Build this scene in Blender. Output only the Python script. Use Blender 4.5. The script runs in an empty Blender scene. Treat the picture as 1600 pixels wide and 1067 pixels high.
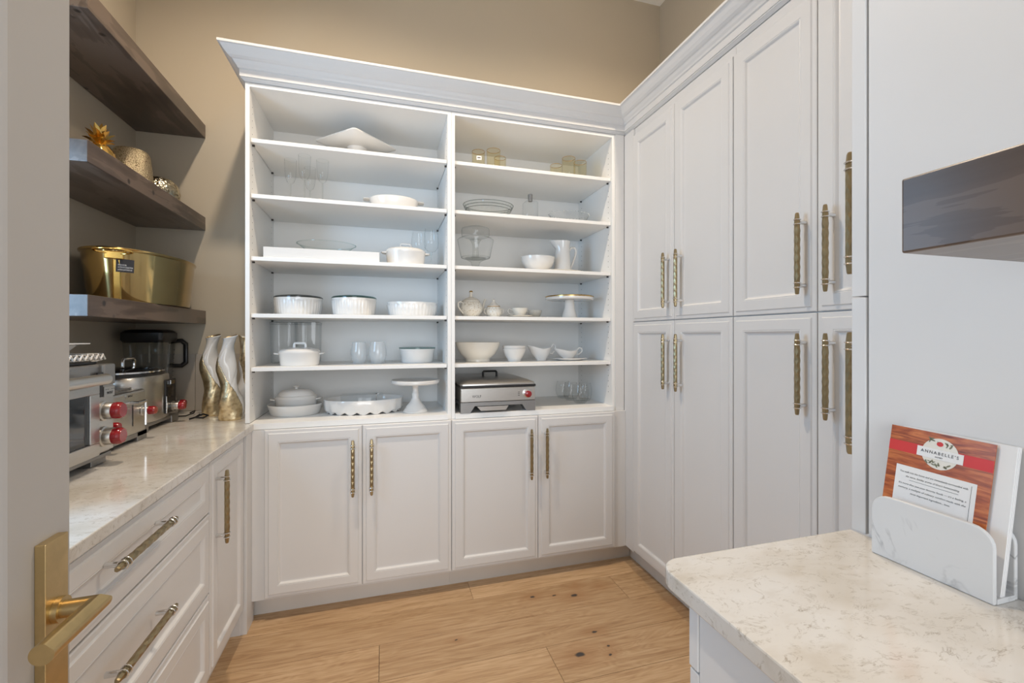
import bpy, math, random
from math import pi, sin, cos, radians
from mathutils import Vector, Matrix

SC = bpy.context.scene
COL = SC.collection
random.seed(4)

# ------------------------------------------------------------------ camera
cam_d = bpy.data.cameras.new('camera')
cam = bpy.data.objects.new('camera', cam_d)
COL.objects.link(cam)
cam.location = (0, 0, 1.32)
cam.rotation_euler = (radians(90), 0, radians(-16.23))
cam_d.sensor_width = 36.0
cam_d.lens = 36.0 * 687.0 / 1600.0
cam_d.shift_y = -8.9 / 1600.0
cam_d.clip_start = 0.02
SC.camera = cam

# ------------------------------------------------------------------ world, lamps, exposure
world = bpy.data.worlds.new('world')
SC.world = world
world.use_nodes = True
bgn = world.node_tree.nodes['Background']
bgn.inputs[0].default_value = (0.86, 0.93, 1.0, 1)
bgn.inputs[1].default_value = 0.62

def area(name, loc, rot, sx, sy, power, col, shape='RECTANGLE'):
    d = bpy.data.lights.new(name, 'AREA')
    d.shape = shape; d.size = sx; d.size_y = sy
    d.energy = power; d.color = col
    o = bpy.data.objects.new(name, d)
    o.location = loc; o.rotation_euler = rot
    COL.objects.link(o)
    return o

def can_light(name, loc, power, col=(1.0, 0.84, 0.66)):
    d = bpy.data.lights.new(name, 'SPOT')
    d.energy = power; d.color = col; d.shadow_soft_size = 0.05
    d.spot_size = radians(150); d.spot_blend = 0.6
    o = bpy.data.objects.new(name, d)
    o.location = loc
    COL.objects.link(o)
    return o

can_light('downlight', (-0.39, 1.42, 3.70), 140)
can_light('downlight', (1.19, 1.42, 3.70), 100)
can_light('downlight', (-0.39, -0.60, 3.70), 30)
# daylight through the window in the left wall, above the counter
area('window_daylight', (-1.40, 1.19, 1.62), (0, radians(-90), 0), 1.10, 0.84, 32, (0.40, 0.68, 1.0))
# added fill lamp behind the camera, brightening the open shelves and base doors
area('rear_fill', (0.05, -2.6, 1.5), (radians(90), 0, 0), 2.2, 1.9, 74, (0.90, 0.95, 1.0))

SC.view_settings.view_transform = 'Standard'
SC.view_settings.look = 'None'
SC.view_settings.gamma = 1.0
SC.view_settings.use_curve_mapping = False
SC.view_settings.exposure = -0.18

# ------------------------------------------------------------------ materials
def new_mat(name):
    m = bpy.data.materials.new(name)
    m.use_nodes = True
    nt = m.node_tree
    return m, nt, nt.nodes['Principled BSDF']

def N(nt, t, **kw):
    n = nt.nodes.new(t)
    for k, v in kw.items():
        if k.startswith('i_'):
            n.inputs[k[2:].replace('_', ' ')].default_value = v
        else:
            setattr(n, k, v)
    return n

def ramp(nt, stops):
    r = nt.nodes.new('ShaderNodeValToRGB')
    e = r.color_ramp.elements
    while len(e) < len(stops):
        e.new(0.5)
    for q, (p, c) in zip(e, stops):
        q.position = p
        q.color = (c[0], c[1], c[2], 1) if not isinstance(c, (int, float)) else (c, c, c, 1)
    return r

def simple(name, col, rough=0.4, metal=0.0, var=0.04, scale=6.0, bump=0.0, bscale=80.0, coat=0.0, spec=0.5, stretch=None):
    """plain material whose colour wavers a little, with optional fine relief"""
    m, nt, b = new_mat(name)
    L = nt.links.new
    tc = N(nt, 'ShaderNodeTexCoord')
    mp = N(nt, 'ShaderNodeMapping')
    if stretch:
        mp.inputs['Scale'].default_value = stretch
    L(tc.outputs['Object'], mp.inputs['Vector'])
    no = N(nt, 'ShaderNodeTexNoise', i_Scale=scale, i_Detail=3.0)
    L(mp.outputs[0], no.inputs['Vector'])
    lo = tuple(max(0, c * (1 - var)) for c in col); hi = tuple(min(1, c * (1 + var)) for c in col)
    r = ramp(nt, [(0.3, lo), (0.7, hi)])
    L(no.outputs['Fac'], r.inputs[0])
    L(r.outputs[0], b.inputs['Base Color'])
    b.inputs['Roughness'].default_value = rough
    b.inputs['Metallic'].default_value = metal
    b.inputs['Coat Weight'].default_value = coat
    b.inputs['Coat Roughness'].default_value = 0.08
    b.inputs['Specular IOR Level'].default_value = spec
    if bump:
        n2 = N(nt, 'ShaderNodeTexNoise', i_Scale=bscale, i_Detail=2.0)
        L(mp.outputs[0], n2.inputs['Vector'])
        bp = N(nt, 'ShaderNodeBump', i_Strength=bump, i_Distance=0.002)
        L(n2.outputs['Fac'], bp.inputs['Height'])
        L(bp.outputs[0], b.inputs['Normal'])
    return m

def thin_glass(name, tint=(1, 1, 1), edge=(0.55, 0.6, 0.6), refl=1.0, rough=0.02, body=0.0):
    """sheet glass: clear face-on, darker and reflective along its edges"""
    m = bpy.data.materials.new(name); m.use_nodes = True
    nt = m.node_tree; L = nt.links.new
    nt.nodes.remove(nt.nodes['Principled BSDF'])
    out = nt.nodes['Material Output']
    lw = N(nt, 'ShaderNodeLayerWeight', i_Blend=0.25)
    r = ramp(nt, [(0.45, tint), (0.97, edge)])
    L(lw.outputs['Facing'], r.inputs[0])
    tr = N(nt, 'ShaderNodeBsdfTransparent'); L(r.outputs[0], tr.inputs[0])
    gl = N(nt, 'ShaderNodeBsdfGlossy', i_Roughness=rough)
    l2 = N(nt, 'ShaderNodeLayerWeight', i_Blend=0.5)
    pw = N(nt, 'ShaderNodeMath', operation='POWER'); L(l2.outputs['Facing'], pw.inputs[0]); pw.inputs[1].default_value = 4.0
    mu = N(nt, 'ShaderNodeMath', operation='MULTIPLY_ADD'); mu.inputs[1].default_value = 0.45 * refl; mu.inputs[2].default_value = 0.04 * refl
    L(pw.outputs[0], mu.inputs[0])
    cl = N(nt, 'ShaderNodeClamp'); L(mu.outputs[0], cl.inputs[0])
    mx = N(nt, 'ShaderNodeMixShader'); L(cl.outputs[0], mx.inputs[0]); L(tr.outputs[0], mx.inputs[1]); L(gl.outputs[0], mx.inputs[2])
    last = mx
    if body:
        df = N(nt, 'ShaderNodeBsdfDiffuse'); df.inputs[0].default_value = (tint[0], tint[1], tint[2], 1)
        m2 = N(nt, 'ShaderNodeMixShader'); m2.inputs[0].default_value = body
        L(mx.outputs[0], m2.inputs[1]); L(df.outputs[0], m2.inputs[2]); last = m2
    L(last.outputs[0], out.inputs['Surface'])
    return m

M = {}
M['white'] = simple('white_cabinet_paint', (0.73, 0.72, 0.71), 0.38, var=0.012, scale=2.5)
M['melamine'] = simple('white_melamine', (0.885, 0.875, 0.85), 0.42, var=0.01, scale=3)
M['kick'] = simple('toe_kick_paint', (0.70, 0.66, 0.61), 0.5, var=0.02)
M['wall'] = simple('taupe_wall_paint', (0.54, 0.475, 0.375), 0.75, var=0.02, scale=1.2, bump=0.06, bscale=260)
M['ceiling'] = simple('ceiling_paint', (0.86, 0.83, 0.78), 0.8, var=0.01)
M['tile'] = simple('taupe_glass_tile', (0.46, 0.41, 0.35), 0.3, var=0.03, scale=2)
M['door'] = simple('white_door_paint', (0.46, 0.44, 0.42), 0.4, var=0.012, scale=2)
M['porcelain'] = simple('white_porcelain', (0.80, 0.785, 0.76), 0.16, var=0.01, coat=0.4)
M['stoneware'] = simple('white_stoneware', (0.80, 0.775, 0.74), 0.3, var=0.015, coat=0.15)
M['cream'] = simple('cream_china', (0.80, 0.76, 0.68), 0.2, var=0.015, coat=0.3)
M['gold_trim'] = simple('gold_trim', (0.55, 0.36, 0.13), 0.3, 1.0, var=0.15, scale=60)
M['brass'] = simple('satin_brass', (0.56, 0.42, 0.21), 0.34, 1.0, var=0.08, scale=40, bump=0.05, bscale=300)
M['bronze'] = simple('champagne_bronze', (0.36, 0.285, 0.165), 0.33, 1.0, var=0.10, scale=30)
M['chrome'] = simple('polished_chrome', (0.78, 0.78, 0.78), 0.12, 1.0, var=0.02)
M['steel'] = simple('brushed_steel', (0.62, 0.60, 0.57), 0.30, 1.0, var=0.06, scale=30, stretch=(1, 1, 30))
M['steel_dark'] = simple('dark_cast_steel', (0.33, 0.325, 0.32), 0.42, 0.9, var=0.05)
M['black'] = simple('black_plastic', (0.012, 0.012, 0.013), 0.35, var=0.2)
M['blackgloss'] = simple('black_glass', (0.012, 0.013, 0.015), 0.06, var=0.1, coat=0.5)
M['red'] = simple('red_knob_plastic', (0.30, 0.006, 0.012), 0.18, var=0.08, coat=0.5)
M['polgold'] = simple('polished_gold', (0.80, 0.50, 0.14), 0.16, 1.0, var=0.05)
M['tubgold'] = simple('polished_antique_gold', (0.46, 0.335, 0.145), 0.12, 1.0, var=0.10, scale=4)
M['mdark'] = simple('dark_gap', (0.06, 0.055, 0.05), 0.8, var=0.1)
M['paper'] = simple('white_paper', (0.82, 0.81, 0.80), 0.6, var=0.01)
M['ink'] = simple('dark_ink', (0.03, 0.03, 0.035), 0.6, var=0.1)
M['ribbonred'] = simple('red_ribbon_print', (0.62, 0.03, 0.02), 0.4, var=0.04)
M['leafink'] = simple('sage_ink', (0.20, 0.20, 0.13), 0.6, var=0.2)
M['label'] = simple('price_label_white', (0.85, 0.84, 0.80), 0.6, var=0.02)
M['glass'] = thin_glass('clear_glass', (0.985, 0.99, 0.99), (0.42, 0.46, 0.46), 1.0)
M['glassg'] = thin_glass('green_tint_glass', (0.965, 0.985, 0.98), (0.12, 0.40, 0.36), 1.0)
M['glassheavy'] = thin_glass('thick_clear_glass', (0.96, 0.97, 0.965), (0.34, 0.37, 0.36), 1.2)
M['acrylic'] = thin_glass('clear_acrylic', (0.97, 0.98, 0.985), (0.58, 0.64, 0.68), 1.2)
M['iris'] = thin_glass('frosted_iridescent_glass', (0.96, 0.97, 0.97), (0.82, 0.86, 0.88), 2.4, 0.15, 0.32)
M['amber'] = thin_glass('amber_glass', (0.99, 0.945, 0.80), (0.86, 0.66, 0.28), 1.0, 0.03, 0.0)
M['smoke'] = thin_glass('dark_cut_glass_edge', (0.62, 0.65, 0.64), (0.28, 0.32, 0.31), 1.6)
M['jar'] = thin_glass('blender_jar_plastic', (0.85, 0.87, 0.88), (0.45, 0.48, 0.5), 1.6)

def quartz(name, k=1.0):
    m, nt, b = new_mat(name); L = nt.links.new
    tc = N(nt, 'ShaderNodeTexCoord')
    n1 = N(nt, 'ShaderNodeTexNoise', i_Scale=13.0, i_Detail=7.0, i_Roughness=0.68, i_Distortion=1.8)
    n2 = N(nt, 'ShaderNodeTexNoise', i_Scale=4.0, i_Detail=3.0)
    n3 = N(nt, 'ShaderNodeTexNoise', i_Scale=30.0, i_Detail=5.0, i_Roughness=0.72, i_Distortion=1.0)
    mp = N(nt, 'ShaderNodeMapping'); mp.inputs['Rotation'].default_value = (0.2, 0.1, 0.6)
    mp.inputs['Scale'].default_value = (1.0, 1.7, 1.3)
    L(tc.outputs['Object'], mp.inputs['Vector'])
    for n in (n1, n2, n3):
        L(mp.outputs[0], n.inputs['Vector'])
    base = ramp(nt, [(0.35, (0.60, 0.56, 0.50)), (0.5, (0.67, 0.64, 0.595)), (0.68, (0.71, 0.695, 0.67))])
    L(n2.outputs['Fac'], base.inputs[0])
    v1 = ramp(nt, [(0.470, 0.0), (0.495, 1.0), (0.505, 1.0), (0.53, 0.0)]); L(n1.outputs['Fac'], v1.inputs[0])
    mask = ramp(nt, [(0.46, 0.0), (0.66, 0.7)]); L(n3.outputs['Fac'], mask.inputs[0])
    mu = N(nt, 'ShaderNodeMath', operation='MULTIPLY'); L(v1.outputs[0], mu.inputs[0]); L(mask.outputs[0], mu.inputs[1])
    mx = N(nt, 'ShaderNodeMix', data_type='RGBA'); L(mu.outputs[0], mx.inputs[0]); L(base.outputs[0], mx.inputs[6])
    mx.inputs[7].default_value = (0.30, 0.245, 0.18, 1)
    # soft brownish clouds
    n4 = N(nt, 'ShaderNodeTexNoise', i_Scale=14.0, i_Detail=4.0); L(mp.outputs[0], n4.inputs['Vector'])
    c4 = ramp(nt, [(0.55, 0.0), (0.75, 0.35)]); L(n4.outputs['Fac'], c4.inputs[0])
    mx2 = N(nt, 'ShaderNodeMix', data_type='RGBA'); L(c4.outputs[0], mx2.inputs[0]); L(mx.outputs[2], mx2.inputs[6])
    mx2.inputs[7].default_value = (0.47, 0.395, 0.30, 1)
    L(mx2.outputs[2], b.inputs['Base Color'])
    b.inputs['Roughness'].default_value = 0.12
    return m
M['quartz'] = quartz('cream_veined_quartz')

def marble():
    m, nt, b = new_mat('white_marble'); L = nt.links.new
    tc = N(nt, 'ShaderNodeTexCoord')
    n1 = N(nt, 'ShaderNodeTexNoise', i_Scale=9.0, i_Detail=4.0, i_Distortion=1.6)
    L(tc.outputs['Object'], n1.inputs['Vector'])
    n2 = N(nt, 'ShaderNodeTexNoise', i_Scale=13.0, i_Detail=2.0); L(tc.outputs['Object'], n2.inputs['Vector'])
    v = ramp(nt, [(0.47, 0.0), (0.5, 1.0), (0.53, 0.0)]); L(n1.outputs['Fac'], v.inputs[0])
    k = ramp(nt, [(0.46, 0.0), (0.66, 0.9)]); L(n2.outputs['Fac'], k.inputs[0])
    mu = N(nt, 'ShaderNodeMath', operation='MULTIPLY'); L(v.outputs[0], mu.inputs[0]); L(k.outputs[0], mu.inputs[1])
    mx = N(nt, 'ShaderNodeMix', data_type='RGBA'); L(mu.outputs[0], mx.inputs[0])
    mx.inputs[6].default_value = (0.70, 0.70, 0.70, 1); mx.inputs[7].default_value = (0.30, 0.30, 0.31, 1)
    L(mx.outputs[2], b.inputs['Base Color']); b.inputs['Roughness'].default_value = 0.28
    return m
M['marble'] = marble()

def wood_floor():
    m, nt, b = new_mat('oak_plank'); L = nt.links.new
    geo = N(nt, 'ShaderNodeNewGeometry')
    oi = N(nt, 'ShaderNodeObjectInfo')
    off = N(nt, 'ShaderNodeVectorMath', operation='MULTIPLY_ADD')
    cmb = N(nt, 'ShaderNodeCombineXYZ')
    for i in range(3):
        L(oi.outputs['Random'], cmb.inputs[i])
    L(cmb.outputs[0], off.inputs[0]); off.inputs[1].default_value = (13.0, 7.0, 5.0); L(geo.outputs['Position'], off.inputs[2])
    # knots, in room coordinates
    knots = [(0.72, 2.105, 0.020, 1), (0.93, 2.06, 0.026, 2), (0.965, 2.125, 0.022, 0), (0.83, 2.09, 0.012, 1), (1.09, 2.10, 0.02, 0),
             (0.30, 1.90, 0.010, 1), (0.90, 1.78, 0.016, 1), (0.78, 1.67, 0.032, 1), (0.92, 1.685, 0.012, 1), (0.90, 1.635, 0.013, 1), (1.40, 1.86, 0.022, 0)]
    nz = N(nt, 'ShaderNodeTexNoise', i_Scale=30.0, i_Detail=2.0); L(geo.outputs['Position'], nz.inputs['Vector'])
    nsub = N(nt, 'ShaderNodeVectorMath', operation='SUBTRACT'); L(nz.outputs['Color'], nsub.inputs[0]); nsub.inputs[1].default_value = (0.5, 0.5, 0.5)
    nsc = N(nt, 'ShaderNodeVectorMath', operation='MULTIPLY_ADD'); L(nsub.outputs[0], nsc.inputs[0]); nsc.inputs[1].default_value = (0.03, 0.016, 0.0); L(geo.outputs['Position'], nsc.inputs[2])
    dmin = None; halo = None
    for x, y, r, k in knots:
        s = N(nt, 'ShaderNodeVectorMath', operation='SUBTRACT'); L(nsc.outputs[0], s.inputs[0]); s.inputs[1].default_value = (x, y, 0)
        q = N(nt, 'ShaderNodeVectorMath', operation='MULTIPLY'); L(s.outputs[0], q.inputs[0]); q.inputs[1].default_value = (0.75 / r, 1.2 / r, 0)
        l = N(nt, 'ShaderNodeVectorMath', operation='LENGTH'); L(q.outputs[0], l.inputs[0])
        h = l.outputs['Value']
        if k == 0:
            ad = N(nt, 'ShaderNodeMath', operation='ADD'); L(h, ad.inputs[0]); ad.inputs[1].default_value = 0.75; hk = ad.outputs[0]
        else:
            hk = h
        if dmin is None:
            dmin = hk; halo = h
        else:
            mn = N(nt, 'ShaderNodeMath', operation='MINIMUM'); L(dmin, mn.inputs[0]); L(hk, mn.inputs[1]); dmin = mn.outputs[0]
            mh = N(nt, 'ShaderNodeMath', operation='MINIMUM'); L(halo, mh.inputs[0]); L(h, mh.inputs[1]); halo = mh.outputs[0]
    # grain
    mp = N(nt, 'ShaderNodeMapping'); mp.inputs['Scale'].default_value = (1.8, 34.0, 1.0); L(off.outputs[0], mp.inputs['Vector'])
    g1 = N(nt, 'ShaderNodeTexNoise', i_Scale=2.2, i_Detail=7.0, i_Roughness=0.62, i_Distortion=0.5); L(mp.outputs[0], g1.inputs['Vector'])
    mp2 = N(nt, 'ShaderNodeMapping'); mp2.inputs['Scale'].default_value = (0.9, 5.0, 1.0); L(off.outputs[0], mp2.inputs['Vector'])
    g2 = N(nt, 'ShaderNodeTexNoise', i_Scale=1.8, i_Detail=2.0, i_Distortion=0.8); L(mp2.outputs[0], g2.inputs['Vector'])
    wv = N(nt, 'ShaderNodeMath', operation='SINE')
    w0 = N(nt, 'ShaderNodeMath', operation='MULTIPLY'); L(g2.outputs['Fac'], w0.inputs[0]); w0.inputs[1].default_value = 120.0; L(w0.outputs[0], wv.inputs[0])
    w1 = N(nt, 'ShaderNodeMath', operation='MULTIPLY'); L(wv.outputs[0], w1.inputs[0]); w1.inputs[1].default_value = 0.045
    ad = N(nt, 'ShaderNodeMath', operation='ADD'); L(g1.outputs['Fac'], ad.inputs[0]); L(w1.outputs[0], ad.inputs[1])
    col = ramp(nt, [(0.28, (0.42, 0.255, 0.135)), (0.47, (0.58, 0.39, 0.225)), (0.62, (0.67, 0.475, 0.295)), (0.8, (0.73, 0.545, 0.36))])
    L(ad.outputs[0], col.inputs[0])
    # tone of the plank
    tr = ramp(nt, [(0.0, (0.80, 0.75, 0.68)), (0.5, (1.0, 0.97, 0.92)), (1.0, (1.18, 1.18, 1.19))]); L(oi.outputs['Random'], tr.inputs[0])
    mt = N(nt, 'ShaderNodeMix', data_type='RGBA', blend_type='MULTIPLY'); mt.inputs[0].default_value = 1.0
    L(col.outputs[0], mt.inputs[6]); L(tr.outputs[0], mt.inputs[7])
    hr = ramp(nt, [(0.0, 0.7), (0.2, 0.35), (0.5, 0.0)])
    hd = N(nt, 'ShaderNodeMath', operation='DIVIDE'); L(halo, hd.inputs[0]); hd.inputs[1].default_value = 8.0; L(hd.outputs[0], hr.inputs[0])
    m1 = N(nt, 'ShaderNodeMix', data_type='RGBA'); L(hr.outputs[0], m1.inputs[0]); L(mt.outputs[2], m1.inputs[6]); m1.inputs[7].default_value = (0.36, 0.18, 0.075, 1)
    kr = ramp(nt, [(0.35, 1.0), (0.62, 0.0)]); L(dmin, kr.inputs[0])
    m2 = N(nt, 'ShaderNodeMix', data_type='RGBA'); L(kr.outputs[0], m2.inputs[0]); L(m1.outputs[2], m2.inputs[6]); m2.inputs[7].default_value = (0.055, 0.045, 0.04, 1)
    L(m2.outputs[2], b.inputs['Base Color'])
    b.inputs['Roughness'].default_value = 0.42
    bp = N(nt, 'ShaderNodeBump', i_Strength=0.12, i_Distance=0.002); L(g1.outputs['Fac'], bp.inputs['Height']); L(bp.outputs[0], b.inputs['Normal'])
    return m
M['plank'] = wood_floor()

def dark_wood():
    m, nt, b = new_mat('dark_stained_wood'); L = nt.links.new
    tc = N(nt, 'ShaderNodeTexCoord')
    mp = N(nt, 'ShaderNodeMapping'); mp.inputs['Scale'].default_value = (14.0, 1.6, 14.0); L(tc.outputs['Object'], mp.inputs['Vector'])
    g = N(nt, 'ShaderNodeTexNoise', i_Scale=1.6, i_Detail=6.0, i_Distortion=0.9); L(mp.outputs[0], g.inputs['Vector'])
    g2 = N(nt, 'ShaderNodeTexNoise', i_Scale=3.5, i_Detail=3.0); L(tc.outputs['Object'], g2.inputs['Vector'])
    ad = N(nt, 'ShaderNodeMath', operation='ADD'); L(g.outputs['Fac'], ad.inputs[0]); L(g2.outputs['Fac'], ad.inputs[1])
    c = ramp(nt, [(0.75, (0.070, 0.046, 0.034)), (1.0, (0.115, 0.080, 0.060)), (1.0, (0.15, 0.108, 0.083))]); L(ad.outputs[0], c.inputs[0])
    # worm marks
    vo = N(nt, 'ShaderNodeTexVoronoi', i_Scale=7.0); L(tc.outputs['Object'], vo.inputs['Vector'])
    kr = ramp(nt, [(0.05, 1.0), (0.09, 0.0)]); L(vo.outputs['Distance'], kr.inputs[0])
    mx = N(nt, 'ShaderNodeMix', data_type='RGBA'); L(kr.outputs[0], mx.inputs[0]); L(c.outputs[0], mx.inputs[6]); mx.inputs[7].default_value = (0.03, 0.02, 0.016, 1)
    L(mx.outputs[2], b.inputs['Base Color'])
    b.inputs['Roughness'].default_value = 0.33
    b.inputs['Coat Weight'].default_value = 0.3
    b.inputs['Coat Roughness'].default_value = 0.22
    bp = N(nt, 'ShaderNodeBump', i_Strength=0.15, i_Distance=0.002); L(g.outputs['Fac'], bp.inputs['Height']); L(bp.outputs[0], b.inputs['Normal'])
    return m
M['darkwood'] = dark_wood()

def hammered(name, col, scale, rough, dist=0.004, dark=(0.10, 0.07, 0.04)):
    m, nt, b = new_mat(name); L = nt.links.new
    tc = N(nt, 'ShaderNodeTexCoord')
    vo = N(nt, 'ShaderNodeTexVoronoi', i_Scale=scale); L(tc.outputs['Object'], vo.inputs['Vector'])
    no = N(nt, 'ShaderNodeTexNoise', i_Scale=scale * 0.8, i_Detail=4.0); L(tc.outputs['Object'], no.inputs['Vector'])
    r = ramp(nt, [(0.36, dark), (0.5, col), (0.7, tuple(min(1, c * 1.2) for c in col))]); L(no.outputs['Fac'], r.inputs[0])
    L(r.outputs[0], b.inputs['Base Color'])
    b.inputs['Metallic'].default_value = 1.0; b.inputs['Roughness'].default_value = rough
    bp = N(nt, 'ShaderNodeBump', i_Strength=0.9, i_Distance=dist); L(vo.outputs['Distance'], bp.inputs['Height']); L(bp.outputs[0], b.inputs['Normal'])
    return m
M['hamgold'] = hammered('speckled_gold_mosaic', (0.60, 0.50, 0.33), 330, 0.32, 0.002, (0.22, 0.16, 0.09))
M['hamsilver'] = hammered('crackled_silver_gold', (0.66, 0.60, 0.46), 110, 0.25, 0.003, (0.25, 0.2, 0.12))
M['leafgold'] = hammered('brushed_gold_leaf', (0.86, 0.71, 0.46), 60, 0.40, 0.0012, (0.66, 0.51, 0.29))

def card_wood():
    m, nt, b = new_mat('printed_wood_grain'); L = nt.links.new
    tc = N(nt, 'ShaderNodeTexCoord')
    mp = N(nt, 'ShaderNodeMapping'); mp.inputs['Scale'].default_value = (9.0, 60.0, 60.0); L(tc.outputs['Object'], mp.inputs['Vector'])
    g = N(nt, 'ShaderNodeTexNoise', i_Scale=2.0, i_Detail=5.0, i_Distortion=1.2); L(mp.outputs[0], g.inputs['Vector'])
    c = ramp(nt, [(0.3, (0.15, 0.028, 0.008)), (0.5, (0.42, 0.10, 0.025)), (0.7, (0.62, 0.20, 0.055))]); L(g.outputs['Fac'], c.inputs[0])
    L(c.outputs[0], b.inputs['Base Color']); b.inputs['Roughness'].default_value = 0.3
    return m
M['cardwood'] = card_wood()

def speckled_china():
    m, nt, b = new_mat('floral_china'); L = nt.links.new
    tc = N(nt, 'ShaderNodeTexCoord')
    vo = N(nt, 'ShaderNodeTexVoronoi', i_Scale=95.0); L(tc.outputs['Object'], vo.inputs['Vector'])
    k = ramp(nt, [(0.22, 1.0), (0.34, 0.0)]); L(vo.outputs['Distance'], k.inputs[0])
    mx = N(nt, 'ShaderNodeMix', data_type='RGBA'); L(k.outputs[0], mx.inputs[0])
    mx.inputs[6].default_value = (0.80, 0.77, 0.70, 1); mx.inputs[7].default_value = (0.55, 0.48, 0.36, 1)
    L(mx.outputs[2], b.inputs['Base Color']); b.inputs['Roughness'].default_value = 0.2
    return m
M['floral'] = speckled_china()

# ------------------------------------------------------------------ mesh collector
class MB:
    def __init__(self):
        self.v = []; self.f = []; self.m = []
    def face(self, idx, m=0):
        self.f.append(tuple(idx)); self.m.append(m)
    def box(self, a, b, m=0):
        x0, y0, z0 = a; x1, y1, z1 = b
        n = len(self.v)
        self.v += [(x0, y0, z0), (x1, y0, z0), (x1, y1, z0), (x0, y1, z0), (x0, y0, z1), (x1, y0, z1), (x1, y1, z1), (x0, y1, z1)]
        for q in ((0, 3, 2, 1), (4, 5, 6, 7), (0, 1, 5, 4), (1, 2, 6, 5), (2, 3, 7, 6), (3, 0, 4, 7)):
            self.face([n + i for i in q], m)
        return self
    def loops(self, loops, m=0, close=True, cap0=True, cap1=True, mf=None):
        n0 = len(self.v); k = len(loops[0])
        for lp in loops:
            self.v += [tuple(p) for p in lp]
        for i in range(len(loops) - 1):
            a = n0 + i * k; b = a + k
            for j in range(k if close else k - 1):
                j2 = (j + 1) % k
                self.face((a + j, a + j2, b + j2, b + j), mf(i, j) if mf else m)
        if cap0: self.face([n0 + j for j in range(k)][::-1], mf(0, 0) if mf else m)
        if cap1: self.face([n0 + (len(loops) - 1) * k + j for j in range(k)], mf(len(loops) - 2, 0) if mf else m)
        return self
    def lathe(self, prof, c=(0, 0, 0), seg=28, sx=1.0, sy=1.0, m=0, fn=None, mf=None, a0=0.0):
        """prof = [(r, z)...]; r = 0 closes a pole. fn(theta, r, z) -> (r, z) modulates"""
        rings = []
        for r, z in prof:
            if r <= 1e-6:
                rings.append([len(self.v)]); self.v.append((c[0], c[1], c[2] + z))
            else:
                ids = []
                for j in range(seg):
                    t = a0 + 2 * pi * j / seg
                    rr, zz = fn(t, r, z) if fn else (r, z)
                    ids.append(len(self.v)); self.v.append((c[0] + rr * cos(t) * sx, c[1] + rr * sin(t) * sy, c[2] + zz))
                rings.append(ids)
        for i in range(len(rings) - 1):
            A, B = rings[i], rings[i + 1]
            for j in range(seg):
                j2 = (j + 1) % seg
                mm = mf(i, j) if mf else m
                if len(A) == 1 and len(B) == 1: continue
                if len(A) == 1: self.face((A[0], B[j2], B[j]), mm)
                elif len(B) == 1: self.face((A[j], A[j2], B[0]), mm)
                else: self.face((A[j], A[j2], B[j2], B[j]), mm)
        return self
    def tube(self, pts, r, seg=10, m=0, caps=True, flat=1.0, rot=0.0):
        pts = [Vector(p) for p in pts]
        rs = r if isinstance(r, (list, tuple)) else [r] * len(pts)
        loops = []; prev = None
        for i, p in enumerate(pts):
            if i == 0: t = pts[1] - p
            elif i == len(pts) - 1: t = p - pts[i - 1]
            else: t = (pts[i + 1] - p).normalized() + (p - pts[i - 1]).normalized()
            t.normalize()
            if prev is None:
                up = Vector((0, 0, 1)) if abs(t.z) < 0.9 else Vector((1, 0, 0))
                u = up.cross(t).normalized()
            else:
                u = (prev - t * prev.dot(t)).normalized()
            w = t.cross(u); prev = u
            loops.append([p + u * (rs[i] * cos(rot + 2 * pi * j / seg)) + w * (rs[i] * flat * sin(rot + 2 * pi * j / seg)) for j in range(seg)])
        return self.loops(loops, m, True, caps, caps)
    def torus(self, c, R, r, axis='Z', seg=20, s2=8, m=0):
        n0 = len(self.v)
        for i in range(seg):
            a = 2 * pi * i / seg
            for j in range(s2):
                b = 2 * pi * j / s2
                x, y, z = (R + r * cos(b)) * cos(a), (R + r * cos(b)) * sin(a), r * sin(b)
                if axis == 'Y': x, y, z = x, z, y
                elif axis == 'X': x, y, z = z, x, y
                self.v.append((c[0] + x, c[1] + y, c[2] + z))
        for i in range(seg):
            for j in range(s2):
                self.face((n0 + i * s2 + j, n0 + ((i + 1) % seg) * s2 + j, n0 + ((i + 1) % seg) * s2 + (j + 1) % s2, n0 + i * s2 + (j + 1) % s2), m)
        return self
    def prism(self, poly, z0, z1, m=0):
        return self.loops([[(x, y, z0) for x, y in poly], [(x, y, z1) for x, y in poly]], m)
    def rbox(self, a, b, r=0.01, seg=4, axis='Z', m=0):
        """box with the four edges along one axis rounded"""
        ax = 'XYZ'.index(axis); o = [i for i in range(3) if i != ax]
        p0, q0, p1, q1 = a[o[0]], a[o[1]], b[o[0]], b[o[1]]
        ring = []
        for cx, cy, t0 in ((p1 - r, q1 - r, 0), (p0 + r, q1 - r, pi / 2), (p0 + r, q0 + r, pi), (p1 - r, q0 + r, 1.5 * pi)):
            for k in range(seg + 1):
                t = t0 + pi / 2 * k / seg
                ring.append((cx + r * cos(t), cy + r * sin(t)))
        def mk(h):
            out = []
            for p, q in ring:
                w = [0, 0, 0]; w[o[0]] = p; w[o[1]] = q; w[ax] = h; out.append(tuple(w))
            return out
        return self.loops([mk(a[ax]), mk(b[ax])], m)
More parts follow.
